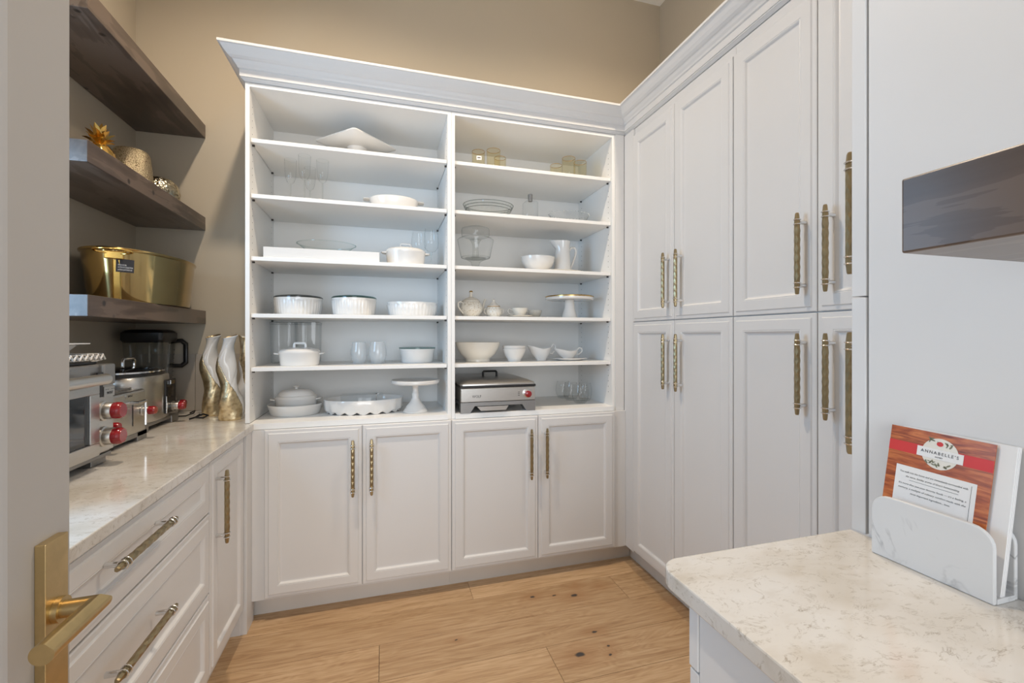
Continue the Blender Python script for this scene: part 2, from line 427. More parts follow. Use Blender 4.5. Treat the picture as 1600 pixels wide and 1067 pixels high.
    def build(self, name, mats, parent=None, smooth=False, bevel=0.0, world=True, loc=None, angle=40, recalc=True):
        if not isinstance(mats, (list, tuple)): mats = [mats]
        vs = self.v
        if parent is not None and world and loc is None:
            o0 = parent.location
            vs = [(x - o0[0], y - o0[1], z - o0[2]) for x, y, z in vs]
        me = bpy.data.meshes.new(name)
        me.from_pydata(vs, [], self.f)
        for mt in mats: me.materials.append(mt)
        if len(mats) > 1:
            me.polygons.foreach_set('material_index', self.m)
        if recalc:
            import bmesh
            bm = bmesh.new(); bm.from_mesh(me)
            bmesh.ops.recalc_face_normals(bm, faces=bm.faces)
            bm.to_mesh(me); bm.free()
        if smooth:
            me.polygons.foreach_set('use_smooth', [True] * len(me.polygons))
            try: me.set_sharp_from_angle(angle=radians(angle))
            except Exception: pass
        me.update()
        o = bpy.data.objects.new(name, me)
        COL.objects.link(o)
        if parent is not None: o.parent = parent
        if loc is not None: o.location = loc
        if bevel:
            bv = o.modifiers.new('bevel', 'BEVEL'); bv.width = bevel; bv.segments = 2; bv.limit_method = 'ANGLE'; bv.angle_limit = radians(40)
        return o

def tag(o, label=None, cat=None, group=None, kind=None):
    if label: o['label'] = label
    if cat: o['category'] = cat
    if group: o['group'] = group
    if kind: o['kind'] = kind
    return o

def thing(name, label, cat, loc=(0, 0, 0), rz=0.0, group=None):
    o = bpy.data.objects.new(name, None)
    o.empty_display_size = 0.05
    o.location = loc; o.rotation_euler = (0, 0, rz)
    COL.objects.link(o)
    return tag(o, label, cat, group)

def struct(o, label=None):
    return tag(o, label, None, None, 'structure')

def kids(o):
    return list(o.children)

def copy_tree(o, parent=None):
    c = o.copy(); COL.objects.link(c)
    if parent is not None: c.parent = parent
    for ch in kids(o): copy_tree(ch, c)
    return c

def text_obj(name, s, size, mat, parent, loc, rot, extrude=0.0002, align='CENTER', sx=1.0, shear=0.0, maxw=None, gap=1.0):
    cu = bpy.data.curves.new(name, 'FONT')
    cu.body = s; cu.size = size; cu.extrude = extrude; cu.align_x = align; cu.align_y = 'CENTER'; cu.resolution_u = 2; cu.shear = shear; cu.space_character = gap
    t = bpy.data.objects.new(name, cu); COL.objects.link(t)
    bpy.context.view_layer.update()
    dg = bpy.context.evaluated_depsgraph_get()
    me = bpy.data.meshes.new_from_object(t.evaluated_get(dg))
    bpy.data.objects.remove(t); bpy.data.curves.remove(cu)
    k = sx
    if maxw:
        xs = [v.co.x for v in me.vertices]; w = max(xs) - min(xs)
        k = maxw / w
    for v in me.vertices: v.co.x *= k
    me.materials.clear(); me.materials.append(mat)
    me.name = name
    o = bpy.data.objects.new(name, me); COL.objects.link(o)
    o.parent = parent; o.location = loc; o.rotation_euler = rot
    return o
# ------------------------------------------------------------------ room shell
XL, XR, YB, ZC = -1.255, 1.93, 2.775, 3.72
floor = struct(MB().box((XL, -1.6, -0.05), (XR, YB, -0.006)).build('floor', M['mdark']))
# oak planks: rows run along the back cabinets; butt joints as in the room
rows = []
y = 2.38
while y > -1.6:
    rows.append(y); y -= 0.2095
joints = {0: [0.43], 1: [-0.75, 1.186], 2: [-0.019], 3: [0.66], 4: [-0.45, 1.35], 5: [0.35], 6: [-0.2], 7: [1.0, -0.7], 8: [0.2]}
rng = random.Random(11)
all_rows = [(2.775, 2.59), (2.59, 2.38)] + [(r, r - 0.2095) for r in rows]
for i, (y1, y0) in enumerate(all_rows):
    js = joints.get(i - 2, [rng.uniform(-0.9, 0.2), rng.uniform(0.5, 1.6)])
    xs = [XL] + sorted(js) + [XR]
    for k in range(len(xs) - 1):
        a, b = xs[k] + 0.0008, xs[k + 1] - 0.0008
        MB().box((a, max(y0, -1.6) + 0.0008, -0.006), (b, y1 - 0.0008, 0.0)).build('plank', M['plank'], floor, bevel=0.0007)
struct(MB().box((XL - 0.12, YB, 0), (XR + 0.12, YB + 0.1, ZC)).build('wall_back', M['wall']))
# left wall with a window opening above the counter
wl = MB()
WY0, WY1, WZ0, WZ1 = 0.78, 1.60, 1.06, 2.16
wl.box((XL - 0.12, -0.0, 0), (XL, WY0, ZC)).box((XL - 0.12, WY1, 0), (XL, YB, ZC))
wl.box((XL - 0.12, WY0, 0), (XL, WY1, WZ0)).box((XL - 0.12, WY0, WZ1), (XL, WY1, ZC))
struct(wl.build('wall_left', M['wall']))
wf = struct(MB().box((XL - 0.10, WY0, WZ0), (XL - 0.05, WY0 + 0.035, WZ1)).box((XL - 0.10, WY1 - 0.035, WZ0), (XL - 0.05, WY1, WZ1))
            .box((XL - 0.10, WY0 + 0.035, WZ0), (XL - 0.05, WY1 - 0.035, WZ0 + 0.035)).box((XL - 0.10, WY0 + 0.035, WZ1 - 0.035), (XL - 0.05, WY1 - 0.035, WZ1)).build('window_1', M['white']))
struct(MB().box((XR, -1.6, 0), (XR + 0.12, YB, ZC)).build('wall_right', M['wall']))
struct(MB().box((XL - 0.12, -1.6, ZC), (XR + 0.12, YB + 0.1, ZC + 0.1)).build('ceiling', M['ceiling']))
struct(MB().box((XL - 0.12, -0.12, 0), (-0.56, 0.0, ZC)).build('wall_front', M['wall']))
struct(MB().box((-0.56, -0.12, 2.46), (XR, 0.0, ZC)).build('wall_front', M['wall']))

# backsplash slabs behind the counter
bs = thing('backsplash', 'low taupe backsplash tiles behind the counter vases', 'backsplash', (-0.9, 2.77, 0.914))
for x0, x1 in ((XL + 0.001, -0.984), (-0.981, -0.618)):
    MB().box((x0, 2.767, 0.9145), (x1, 2.7745, 1.2225)).build('tile', M['tile'], bs, bevel=0.0015)

# ------------------------------------------------------------------ cabinet parts
PROFILE = [(0.0, 0.0), (0.0, -0.013), (0.003, -0.0155), (0.015, -0.0155), (0.0185, -0.020), (0.054, -0.020), (0.056, -0.0185), (0.0585, -0.0195),
           (0.062, -0.0165), (0.066, -0.0105), (0.070, -0.0095)]
def panel_mesh(w, h, prof=PROFILE):
    b = MB()
    loops = []
    for i, yy in prof:
        loops.append([(i, yy, i), (w - i, yy, i), (w - i, yy, h - i), (i, yy, h - i)])
    b.loops(loops)
    return b
def front(name, w, h, parent, loc, rz, prof=PROFILE, mat=None):
    o = panel_mesh(w, h, prof).build(name, mat or M['white'], parent, world=False)
    p = parent.location
    o.location = (loc[0] - p[0], loc[1] - p[1], loc[2] - p[2])
    o.rotation_euler = (0, 0, rz)
    return o

HL = 0.268
def bar_mesh(L=HL, r=0.0088):
    """hexagonal bar, facets turned from station to station, tapering to the ends"""
    b = MB(); loops = []
    st = [(-L / 2, 0.55, 0), (-L / 2 + 0.004, 0.72, 0), (-L / 2 + 0.028, 0.98, 0)]
    n = 12
    span = L - 2 * 0.044
    st.append((-L / 2 + 0.043, 1.0, 0))
    for i in range(n + 1):
        st.append((-span / 2 + span * i / n, 1.06 if i % 2 else 0.98, i))
    st.append((L / 2 - 0.043, 1.0, 0)); st += [(L / 2 - 0.028, 0.98, 0), (L / 2 - 0.004, 0.72, 0), (L / 2, 0.55, 0)]
    st = sorted(st, key=lambda q: q[0])
    for z, s, k in st:
        loops.append([(r * s * cos(pi / 3 * j + (pi / 6 if k % 2 else 0)), r * s * sin(pi / 3 * j + (pi / 6 if k % 2 else 0)), z) for j in range(6)])
    n0 = 0
    for lp in loops: b.v += lp
    tw = [q[2] % 2 for q in st]
    for i in range(len(st) - 1):
        A, B = i * 6, i * 6 + 6
        for j in range(6):
            j2 = (j + 1) % 6
            if tw[i] == tw[i + 1]: b.face((A + j, A + j2, B + j2, B + j))
            elif tw[i + 1]: b.face((A + j, A + j2, B + j)); b.face((B + j, A + j2, B + j2))
            else: b.face((A + j, A + j2, B + j2)); b.face((A + j, B + j2, B + j))
    b.face(range(5, -1, -1)); m_ = (len(st) - 1) * 6; b.face(range(m_, m_ + 6))
    return b
BAR = {}
def handle(door, x, z, horizontal=False, L=HL, proj=0.036, yface=-0.020):
    key = L
    rot = (0, pi / 2, 0) if horizontal else (0, 0, 0)
    if key not in BAR:
        bar = bar_mesh(L).build('handle_bar', M['bronze'], door, world=False)
        pb = MB()
        pb.tube([(0, proj - 0.001, 0), (0, 0.006, 0)], 0.0065, 10)
        for dz in (-0.0075, 0.0075):
            pb.torus((0, 0, dz), 0.0102, 0.0018, 'Z', 16, 6)
        pb.box((-0.0035, 0.002, -0.0085), (0.0035, 0.011, 0.0085))
        post = pb.build('handle_post', M['chrome'], door, world=False, smooth=True)
        BAR[key] = (bar.data, post.data)
        objs = [bar, post]
    else:
        bar = bpy.data.objects.new('handle_bar', BAR[key][0]); post = bpy.data.objects.new('handle_post', BAR[key][1])
        for o in (bar, post): COL.objects.link(o); o.parent = door
    p2 = bpy.data.objects.new('handle_post', BAR[key][1]); COL.objects.link(p2); p2.parent = door
    bar.location = (x, yface - proj, z); bar.rotation_euler = rot
    d = L / 2 - 0.030
    for o, s in ((post, -1), (p2, 1)):
        o.location = (x + (s * d if horizontal else 0), yface - proj, z + (0 if horizontal else s * d)); o.rotation_euler = rot
    return bar

YD = 2.265            # back of the base doors (fronts at 2.245)
# ---- base cabinets under the open shelves
def base_cab(x0, x1, doors, label, fill=None):
    c = thing('base_cabinet', label, 'cabinet', ((x0 + x1) / 2, 2.5, 0), group='white base cabinets under the open shelves')
    MB().box((x0, YD + 0.001, 0.102), (x1 - 0.0, 2.77, 0.8855 if x0 < 0 else 0.8855)).build('carcass', M['white'], c)
    MB().box((x0 - (0.06 if x0 < 0 else 0), 2.335, 0.0), (x1 + (0.067 if x1 > 1 else 0), 2.353, 0.101)).build('toe_kick', M['kick'], c)
    for a, b, hx in doors:
        d = front('door', b - a, 0.772, c, (a, YD, 0.114), 0)
        handle(d, hx - a, 0.690 - 0.114)
    return c
base_cab(-0.5818, 0.333, [(-0.526, -0.1025, -0.142), (-0.0995, 0.3315, -0.057)], 'white two-door base cabinet at the left, under the shelves holding the casseroles')
base_cab(0.3335, 1.347, [(0.3345, 0.8015, 0.753), (0.8045, 1.2660, 0.841)], 'white two-door base cabinet at the right, under the griddle')

# ---- open shelf cabinets
SH = [2.240, 1.982, 1.690, 1.424, 1.172]
def hutch(x0, x1, label, right=False):
    """x0, x1 = outer faces"""
    c = thing('open_shelf_cabinet', label, 'shelves', ((x0 + x1) / 2, 2.5, 0.886), group='white open shelf cabinets')
    t = 0.0185
    f = 2.290
    MB().box((x0, f, 0.9150 if not right else 0.886), (x0 + t, 2.752, 2.49)).build('side_panel', M['melamine'], c, bevel=0.001)
    MB().box((x1 - t, f, 0.886), (x1, 2.752, 2.49)).build('side_panel', M['melamine'], c, bevel=0.001)
    MB().box((x0, 2.7525, 0.9145), (x1, 2.770, 2.49)).build('back_panel', M['melamine'], c)
    MB().box((x0 + t, f, 2.472), (x1 - t, 2.752, 2.49)).build('top_panel', M['melamine'], c, bevel=0.001)
    MB().box((x0 + t if not right else x0 + t, 2.272, 0.887), (x1 - t, 2.752, 0.914)).build('bottom_panel', M['melamine'], c, bevel=0.001)
    pins = MB(); holes = MB()
    for z in SH:
        MB().box((x0 + t + 0.002, 2.302, z - 0.0185), (x1 - t - 0.002, 2.7495, z)).build('shelf', M['melamine'], c, bevel=0.001)
        for xx in (x0 + t, x1 - t):
            s = 1 if xx < (x0 + x1) / 2 else -1
            for yy in (2.335, 2.700):
                pins.box((min(xx, xx + s * 0.010), yy - 0.004, z - 0.0265), (max(xx, xx + s * 0.010), yy + 0.004, z - 0.0188))
    for xx in (x0 + t, x1 - t):
        s = 1 if xx < (x0 + x1) / 2 else -1
        z = 0.99
        while z < 2.42:
            if min(abs(z - q + 0.015) for q in SH) > 0.03:
                for yy in (2.335, 2.700):
                    ring = [(xx + s * 0.0004, yy + 0.0026 * cos(k * pi / 3), z + 0.0026 * sin(k * pi / 3)) for k in range(6)]
                    n = len(holes.v); holes.v += ring; holes.face(range(n, n + 6))
            z += 0.032
    tag(pins.build('shelf_pins', M['mdark'], c), kind='stuff')
    tag(holes.build('peg_holes', M['mdark'], c), kind='stuff')
    return c
hutch(-0.615, 0.3365, 'white open shelf cabinet at the left, beside the counter and its vases')
h2 = hutch(0.3375, 1.2905, 'white open shelf cabinet at the right, beside the tall cabinets', True)
MB().box((1.2915, 2.284, 0.886), (1.347, 2.302, 2.49)).build('filler_panel', M['white'], h2, bevel=0.001)

# ---- tall cabinets on the right
def tall_cab(y1, y0, doors, label, filler=None):
    """faces -X; doors = [(y_left, y_right, handle_y)] seen from the room, left is the larger y"""
    c = thing('tall_cabinet', label, 'cabinet', (1.64, (y0 + y1) / 2, 0), group='white tall cabinets along the right wall')
    MB().box((1.361, y0, 0.102), (1.92, y1, 2.486)).build('carcass', M['white'], c)
    MB().box((1.415, y0, 0), (1.433, y1 + (0.034 if y1 > 2 else 0), 0.101)).build('toe_kick', M['kick'], c)
    if filler:
        MB().box((1.348, filler[0], 0.102), (1.3605, filler[1], 2.484)).build('filler_panel', M['white'], c, bevel=0.001)
    for yl, yr, hy in doors:
        w = yl - yr
        d = front('door', w, 1.281, c, (1.360, yl, 0.114), -pi / 2); handle(d, yl - hy, 1.194 - 0.114)
        d = front('door', w, 1.043, c, (1.360, yl, 1.399), -pi / 2); handle(d, yl - hy, 1.590 - 1.399)
    return c
tall_cab(2.300, 1.4475, [(2.184, 1.8215, 1.852), (1.8185, 1.449, 1.755)], 'white tall cabinet in the corner, beside the open shelves', (2.187, 2.283))
tall_cab(1.4465, 0.730, [(1.445, 1.091, 1.126), (1.088, 0.734, 1.030)], 'white tall cabinet nearer the quartz desk, right of the corner one')

# ---- crown moulding over both runs
CP = [(0.0, 2.4905), (0.0, 2.4915), (0.010, 2.499), (0.0145, 2.502), (0.0145, 2.505), (0.0135, 2.5065), (0.018, 2.507), (0.018, 2.538), (0.024, 2.541), (0.027, 2.549), (0.034, 2.557), (0.039, 2.566),
      (0.041, 2.569), (0.047, 2.571), (0.056, 2.578), (0.066, 2.590), (0.075, 2.604), (0.080, 2.611), (0.0876, 2.613), (0.0876, 2.6235), (0.0, 2.6235)]
cm = MB()
st = [lambda p: (-0.615 - p, 2.774), lambda p: (-0.615 - p, 2.29 - p), lambda p: (1.360 - p, 2.29 - p), lambda p: (1.360 - p, 0.70)]
cm.loops([[(*s(p), z) for p, z in CP] for s in st])
tag(cm.build('crown_moulding', M['white']), 'white stepped crown moulding running along the top of all the cabinets', 'moulding')
fr = thing('cabinet_top_board', 'white frieze board between the tall cabinet doors and the crown', 'trim', (1.6, 1.5, 2.486))
MB().box((-0.60, 2.31, 2.4905), (1.362, 2.77, 2.51)).build('board', M['white'], fr)
MB().box((1.362, 0.735, 2.4865), (1.92, 2.77, 2.51)).build('board', M['white'], fr)
# ------------------------------------------------------------------ left counter run
XFc = -0.568          # back of the left fronts (fronts at -0.588 + ... face +X)
lc = thing('drawer_cabinet', 'white three-drawer base cabinet under the left quartz counter', 'cabinet', (-0.9, 1.3, 0))
LX = -0.609
MB().box((XL + 0.001, 0.76, 0.102), (LX - 0.001, 1.7965, 0.8835)).build('carcass', M['white'], lc)
MB().box((-0.665, 0.76, 0), (-0.647, 1.7965, 0.101)).build('toe_kick', M['kick'], lc)
for z0, z1, hz in ((0.696, 0.872, 0.815), (0.413, 0.690, 0.574), (0.114, 0.407, 0.29)):
    d = front('drawer', 1.032, z1 - z0, lc, (LX, 0.762, z0), pi / 2)
    handle(d, 1.290 - 0.762, hz - z0, True, 0.285)
lc2 = thing('base_cabinet', 'narrow white single-door base cabinet at the corner end of the left counter', 'cabinet', (-0.9, 2.0, 0))
MB().box((XL + 0.001, 1.7975, 0.102), (LX - 0.001, 2.263, 0.8835)).build('carcass', M['white'], lc2)
MB().box((-0.665, 1.7975, 0), (-0.647, 2.205, 0.101)).build('toe_kick', M['kick'], lc2)
d = front('door', 0.386, 0.758, lc2, (LX, 1.801, 0.114), pi / 2)
handle(d, 1.842 - 1.801, 0.694 - 0.114)
MB().box((-0.650, 2.1935, 0.0), (-0.5825, 2.300, 0.8835)).box((-0.66, 2.192, 0.0), (-0.6085, 2.195, 0.114)).build('pilaster', M['white'], lc2, bevel=0.001)
cl = MB().prism([(XL + 0.001, 0.70), (-0.575, 0.70), (-0.575, 2.2712), (-0.597, 2.2712), (-0.597, 2.2885), (-0.6165, 2.2885), (-0.6165, 2.766), (XL + 0.001, 2.766)], 0.884, 0.914).build('countertop', M['quartz'], bevel=0.003)
tag(cl, 'cream veined quartz countertop along the left wall, carrying the appliances', 'countertop')

# ---- floating shelves
def fshelf(x0, y0, z0, x1, y1, z1, label, group=None):
    o = MB().box((x0, y0, z0), (x1, y1, z1)).build('floating_shelf', M['darkwood'], bevel=0.002)
    return tag(o, label, 'shelf', group)
g = 'dark floating shelves on the left wall'
fshelf(XL + 0.001, 1.779, 2.397, -0.936, 2.774, 2.469, 'topmost dark stained floating shelf on the left wall, empty', g)
fshelf(XL + 0.001, 1.779, 1.893, -0.936, 2.774, 1.966, 'middle dark stained floating shelf on the left wall, carrying gold decorations', g)
fshelf(XL + 0.001, 1.777, 1.384, -0.934, 2.774, 1.456, 'lowest dark stained floating shelf on the left wall, carrying the gold tub', g)
fshelf(0.495, 0.004, 1.402, 0.9445, 0.3125, 1.476, 'dark wood floating shelf above the quartz desk at the right, with worm marks')

# ------------------------------------------------------------------ right block: tall unit seen from its side, desk
tb = thing('tall_end_cabinet', 'white tall cabinet side panel rising behind the file holder', 'cabinet', (1.4, 0.3, 0))
MB().box((0.9455, 0.002, 0.0), (1.915, 0.6555, 2.455)).build('side_panel', M['white'], tb, bevel=0.001)
for z0, z1 in ((0.9145, 1.3985), (1.4015, 2.455)):
    d = MB().box((0.943, 0.6595, z0), (1.38, 0.6875, z1)).build('door', M['white'], tb, bevel=0.0015)
    dh = bpy.data.objects.new('handle_bar', BAR[HL][0]); COL.objects.link(dh); dh.parent = d
    o0 = tb.location
    zc_ = 1.194 if z0 < 1 else 1.590
    dh.location = (0.986 - o0[0], 0.722 - o0[1], zc_)
    for s in (-1, 1):
        p = bpy.data.objects.new('handle_post', BAR[HL][1]); COL.objects.link(p); p.parent = d
        p.location = (0.986 - o0[0], 0.722 - o0[1], zc_ + s * (HL / 2 - 0.03)); p.rotation_euler = (0, 0, pi)

poly = [(0.942, 0.690), (0.942, 0.004), (0.470, 0.004)]
for k in range(9):
    t = pi + (-pi / 2) * k / 8
    poly.append((0.470 + 0.045 + 0.045 * cos(t), 0.690 - 0.045 + 0.045 * sin(t)))
desk = MB().prism(poly, 0.884, 0.914).build('countertop', M['quartz'], bevel=0.003)
tag(desk, 'cream veined quartz desk top at the right with a rounded corner', 'countertop')
dc = thing('desk_cabinet', 'white desk cabinet under the rounded quartz top', 'cabinet', (0.7, 0.0, 0))
MB().box((0.492, 0.006, 0.0), (0.941, 0.600, 0.8835)).build('carcass', M['white'], dc)
MB().box((0.4895, 0.6015, 0.772), (0.935, 0.623, 0.8775)).build('drawer', M['white'], dc, bevel=0.0015)
MB().box((0.4905, 0.6015, 0.10), (0.935, 0.622, 0.768)).build('door', M['white'], dc, bevel=0.0015)

# ------------------------------------------------------------------ pantry door, standing open at the left
dr = thing('door_1', None, None, (-0.47, 0.10, 0)); dr['kind'] = 'structure'
# stile-and-rail slab facing +X, recessed panel with a sloping edge
XD = -0.450
def door_slab():
    b = MB()
    y0, y1, z0, z1 = 0.10, 0.813, 0.008, 2.43
    b.box((XD - 0.044, y0, z0), (XD - 0.012, y1, z1))
    iy0, iy1 = y0 + 0.115, y1 - 0.112
    b.box((XD - 0.012, y0, z0), (XD, iy0, z1)).box((XD - 0.012, iy1, z0), (XD, y1, z1))
    b.box((XD - 0.012, iy0, z0), (XD, iy1, z0 + 0.2)).box((XD - 0.012, iy0, z1 - 0.115), (XD, iy1, z1))
    return b
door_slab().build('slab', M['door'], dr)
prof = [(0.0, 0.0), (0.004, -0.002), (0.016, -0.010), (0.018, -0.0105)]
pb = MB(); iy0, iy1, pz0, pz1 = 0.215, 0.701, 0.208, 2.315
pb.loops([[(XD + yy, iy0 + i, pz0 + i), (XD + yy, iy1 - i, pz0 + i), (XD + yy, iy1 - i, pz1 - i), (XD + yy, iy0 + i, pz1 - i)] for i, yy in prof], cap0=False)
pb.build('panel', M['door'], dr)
lv = MB().box((XD + 0.0002, 0.744, 0.79), (XD + 0.0125, 0.7885, 1.038)).build('lock_plate', M['brass'], dr, bevel=0.0008)
LZ = 0.938
nk = MB().tube([(XD + 0.0126, 0.7665, LZ), (XD + 0.020, 0.7665, LZ)], 0.0172, 24)
nk.build('rose', M['brass'], dr, smooth=True)
lever = MB(); prof2 = []
R = 0.0128
ring = []
for k in range(40):
    t = 2 * pi * k / 40
    a, c_ = R * cos(t), R * sin(t)
    ex = (a + c_) / math.sqrt(2) - R * 0.87
    if ex > 0: a -= ex / math.sqrt(2); c_ -= ex / math.sqrt(2)
    ring.append((a, c_))
def lev_ring(fn): return [fn(a, c_) for a, c_ in ring]
CX_, CY_ = XD + 0.0565, 0.7665
lever.loops([lev_ring(lambda a, c_: (XD + 0.0201, CY_ + a * 0.92, LZ + c_ * 0.92)),
             lev_ring(lambda a, c_: (CX_ + a, CY_ + a, LZ + c_)),
             lev_ring(lambda a, c_: (CX_ + a, 0.662, LZ + c_))])
lever.build('lever', M['brass'], dr, smooth=True, angle=25)
# ------------------------------------------------------------------ helpers for crockery
def cup_prof(outer, t=0.003, bottom=None):
    """closed shell from an outer profile (r, z) going up"""
    inner = [(max(r - t, 0.0005), z + (t if i == 0 else 0)) for i, (r, z) in enumerate(outer)]
    pr = [(0, outer[0][1])] + outer + [(outer[-1][0] - t * 0.5, outer[-1][1] + t * 0.4)] + inner[::-1] + [(0, outer[0][1] + t)]
    return pr

def lathe_thing(name, prof, mat, loc, label, cat, group=None, seg=32, sx=1, sy=1, smooth=True, fn=None, angle=40):
    o = MB().lathe(prof, (0, 0, 0), seg, sx, sy, fn=fn).build(name, mat, None, smooth, angle=angle)
    o.location = loc
    return tag(o, label, cat, group)

def part(name, mb, mat, parent, smooth=True, angle=40, bevel=0, loc=None):
    o = mb.build(name, mat, parent, smooth, bevel, world=False, angle=angle)
    if loc: o.location = loc
    return o

def arc(c, r0, r1, a0, a1, n, plane='XZ', ry=None):
    pts = []
    for i in range(n + 1):
        t = a0 + (a1 - a0) * i / n
        u, v = r0 * cos(t), r1 * sin(t)
        pts.append((c[0] + u, c[1], c[2] + v) if plane == 'XZ' else ((c[0] + u, c[1] + v, c[2]) if plane == 'XY' else (c[0], c[1] + u, c[2] + v)))
    return pts

def loop_handle_pair(parent, rx, z, w=0.03, out=0.022, t=0.004, mat=None, sy=1.0):
    for s in (-1, 1):
        b = MB()
        b.tube([(s * (rx - 0.004), -w, z), (s * (rx + out * 0.7), -w * 0.8, z + 0.003), (s * (rx + out), 0, z + 0.004), (s * (rx + out * 0.7), w * 0.8, z + 0.003), (s * (rx - 0.004), w, z)], t, 8)
        b.box((min(s * rx * 0.985, s * (rx + out * 0.8)), -w * 0.7, z - 0.001), (max(s * rx * 0.985, s * (rx + out * 0.8)), w * 0.7, z + 0.004))
        part('handle', b, mat or M['stoneware'], parent)

GW = 'glasses on the shelves'
E = 0.0006   # rests a hair above what carries it

# ================================================================== left shelf cabinet
# shelf 1: square footed platter
p = thing('cake_stand', 'square white footed platter on the top left shelf, a corner towards the room', 'cake stand', (-0.142, 2.545, SH[0] + E))
a = 0.206
def sq(r, z, n=6, rnd=0.02):
    pts = []
    for k in range(4):
        t0 = -pi / 2 + k * pi / 2
        cx, cy = (r - rnd) * cos(t0), (r - rnd) * sin(t0)
        for j in range(n + 1):
            t = t0 - pi / 4 + pi / 2 * j / n
            pts.append((cx + rnd * cos(t), cy + rnd * sin(t), z))
    return pts
b = MB().loops([sq(0.10, 0.1005), sq(0.16, 0.104), sq(a, 0.118), sq(a, 0.124), sq(a - 0.006, 0.1245), sq(0.15, 0.110), sq(0.10, 0.1085)])
part('plate', b, M['porcelain'], p, angle=30)
part('foot', MB().lathe([(0, 0), (0.075, 0), (0.072, 0.006), (0.04, 0.02), (0.032, 0.05), (0.040, 0.085), (0.052, 0.1004), (0, 0.1004)]), M['porcelain'], p)

# shelf 2: champagne flutes
def flute(loc, label, h=0.231):
    c = thing('champagne_flute', label, 'glass', loc, group='champagne flutes on the left shelf')
    part('bowl', MB().lathe([(0.004, 0.108), (0.016, 0.118), (0.0235, 0.140), (0.0265, 0.17), (0.0285, h)], seg=24), M['glass'], c)
    part('rim', MB().torus((0, 0, h), 0.0285, 0.0007, 'Z', 28, 5), M['glassheavy'], c)
    part('stem', MB().lathe([(0.0, 0), (0.031, 0), (0.031, 0.0015), (0.012, 0.005), (0.0042, 0.012), (0.0036, 0.06), (0.004, 0.108), (0, 0.109)], seg=20), M['glassheavy'], c)
    return c
flute((-0.456, 2.46, SH[1] + E), 'champagne flute leftmost of the four on the second left shelf')
flute((-0.379, 2.385, SH[1] + E), 'champagne flute tallest-looking, front of the middle pair on the second left shelf')
flute((-0.377, 2.54, SH[1] + E), 'champagne flute behind the front middle one, second left shelf', 0.226)
flute((-0.298, 2.40, SH[1] + E), 'champagne flute rightmost of the four on the second left shelf', 0.220)
# gratin dish
c = thing('gratin_dish', 'shallow white oval dish with two flat lugs, alone on the second left shelf', 'dish', (0.052, 2.455, SH[1] + E))
part('dish', MB().lathe(cup_prof([(0.10, 0.0), (0.118, 0.03), (0.127, 0.055), (0.128, 0.066)], 0.005), sx=1.0, sy=0.75, seg=40), M['porcelain'], c)
for s in (-1, 1):
    part('handle', MB().rbox((min(s * 0.122, s * 0.158), -0.03, 0.058), (max(s * 0.122, s * 0.158), 0.03, 0.064), 0.014), M['porcelain'], c, angle=30)

# shelf 3: white tray with glass dish on it, lidded casserole, two wine glasses
c = thing('serving_tray', 'long white rectangular tray with straight sides on the third left shelf', 'tray', (-0.284, 2.44, SH[2] + E))
tb_ = MB()
tx, ty, th, tt = 0.262, 0.125, 0.050, 0.006
tb_.box((-tx, -ty, 0), (tx, ty, tt))
for q in (((-tx, -ty, tt), (tx, -ty + tt, th)), ((-tx, ty - tt, tt), (tx, ty, th)), ((-tx, -ty + tt, tt), (-tx + tt, ty - tt, th)), ((tx - tt, -ty + tt, tt), (tx, ty - tt, th))):
    tb_.box(*q)
part('body', tb_, M['porcelain'], c, smooth=False, bevel=0.001)
c = thing('glass_dish', 'round greenish glass pie dish standing in the long white tray', 'dish', (-0.283, 2.445, SH[2] + 0.007))
part('dish', MB().lathe([(0, 0.002), (0.085, 0.002), (0.100, 0.02), (0.104, 0.04), (0.108, 0.066), (0.135, 0.088), (0.1415, 0.092)], seg=40, sy=0.82), M['glassg'], c)
part('rim', MB().lathe([(0.1395, 0.0905), (0.143, 0.0905), (0.143, 0.0935), (0.1395, 0.0935), (0.1395, 0.0905)], seg=40, sy=0.82), M['glassg'], c)

def casserole(loc, r, h, label, knob='loop', sy=0.8, mat='porcelain', name='casserole', taper=0.88):
    c = thing(name, label, 'casserole', loc)
    m_ = M[mat]
    part('pot', MB().lathe(cup_prof([(r * taper, 0.0), (r * (taper + 0.03), 0.008), (r * 0.98, h * 0.85), (r, h * 0.9), (r, h)], 0.005), sy=sy, seg=40), m_, c)
    loop_handle_pair(c, r * 0.985, h * 0.84, 0.028, 0.022, 0.0035, m_)
    part('lid', MB().lathe([(0, h + 0.001), (r * 0.97, h + 0.001), (r * 0.97, h + 0.005), (r * 0.86, h + 0.013), (r * 0.80, h + 0.0135), (r * 0.45, h + 0.021), (0, h + 0.023)], sy=sy, seg=40), m_, c)
    if knob == 'loop':
        part('lid_handle', MB().tube([(-0.026, 0, h + 0.020), (-0.026, 0, h + 0.036), (-0.021, 0, h + 0.042), (0.021, 0, h + 0.042), (0.026, 0, h + 0.036), (0.026, 0, h + 0.020)], 0.0042, 8, flat=1.5), m_, c)
    else:
        part('lid_knob', MB().lathe([(0, h + 0.02), (0.008, h + 0.022), (0.008, h + 0.03), (0.016, h + 0.034), (0.012, h + 0.039), (0, h + 0.04)], seg=20), m_, c)
    return c
casserole((0.112, 2.42, SH[2] + E), 0.105, 0.078, 'white lidded casserole with loop handle, right of the long tray')

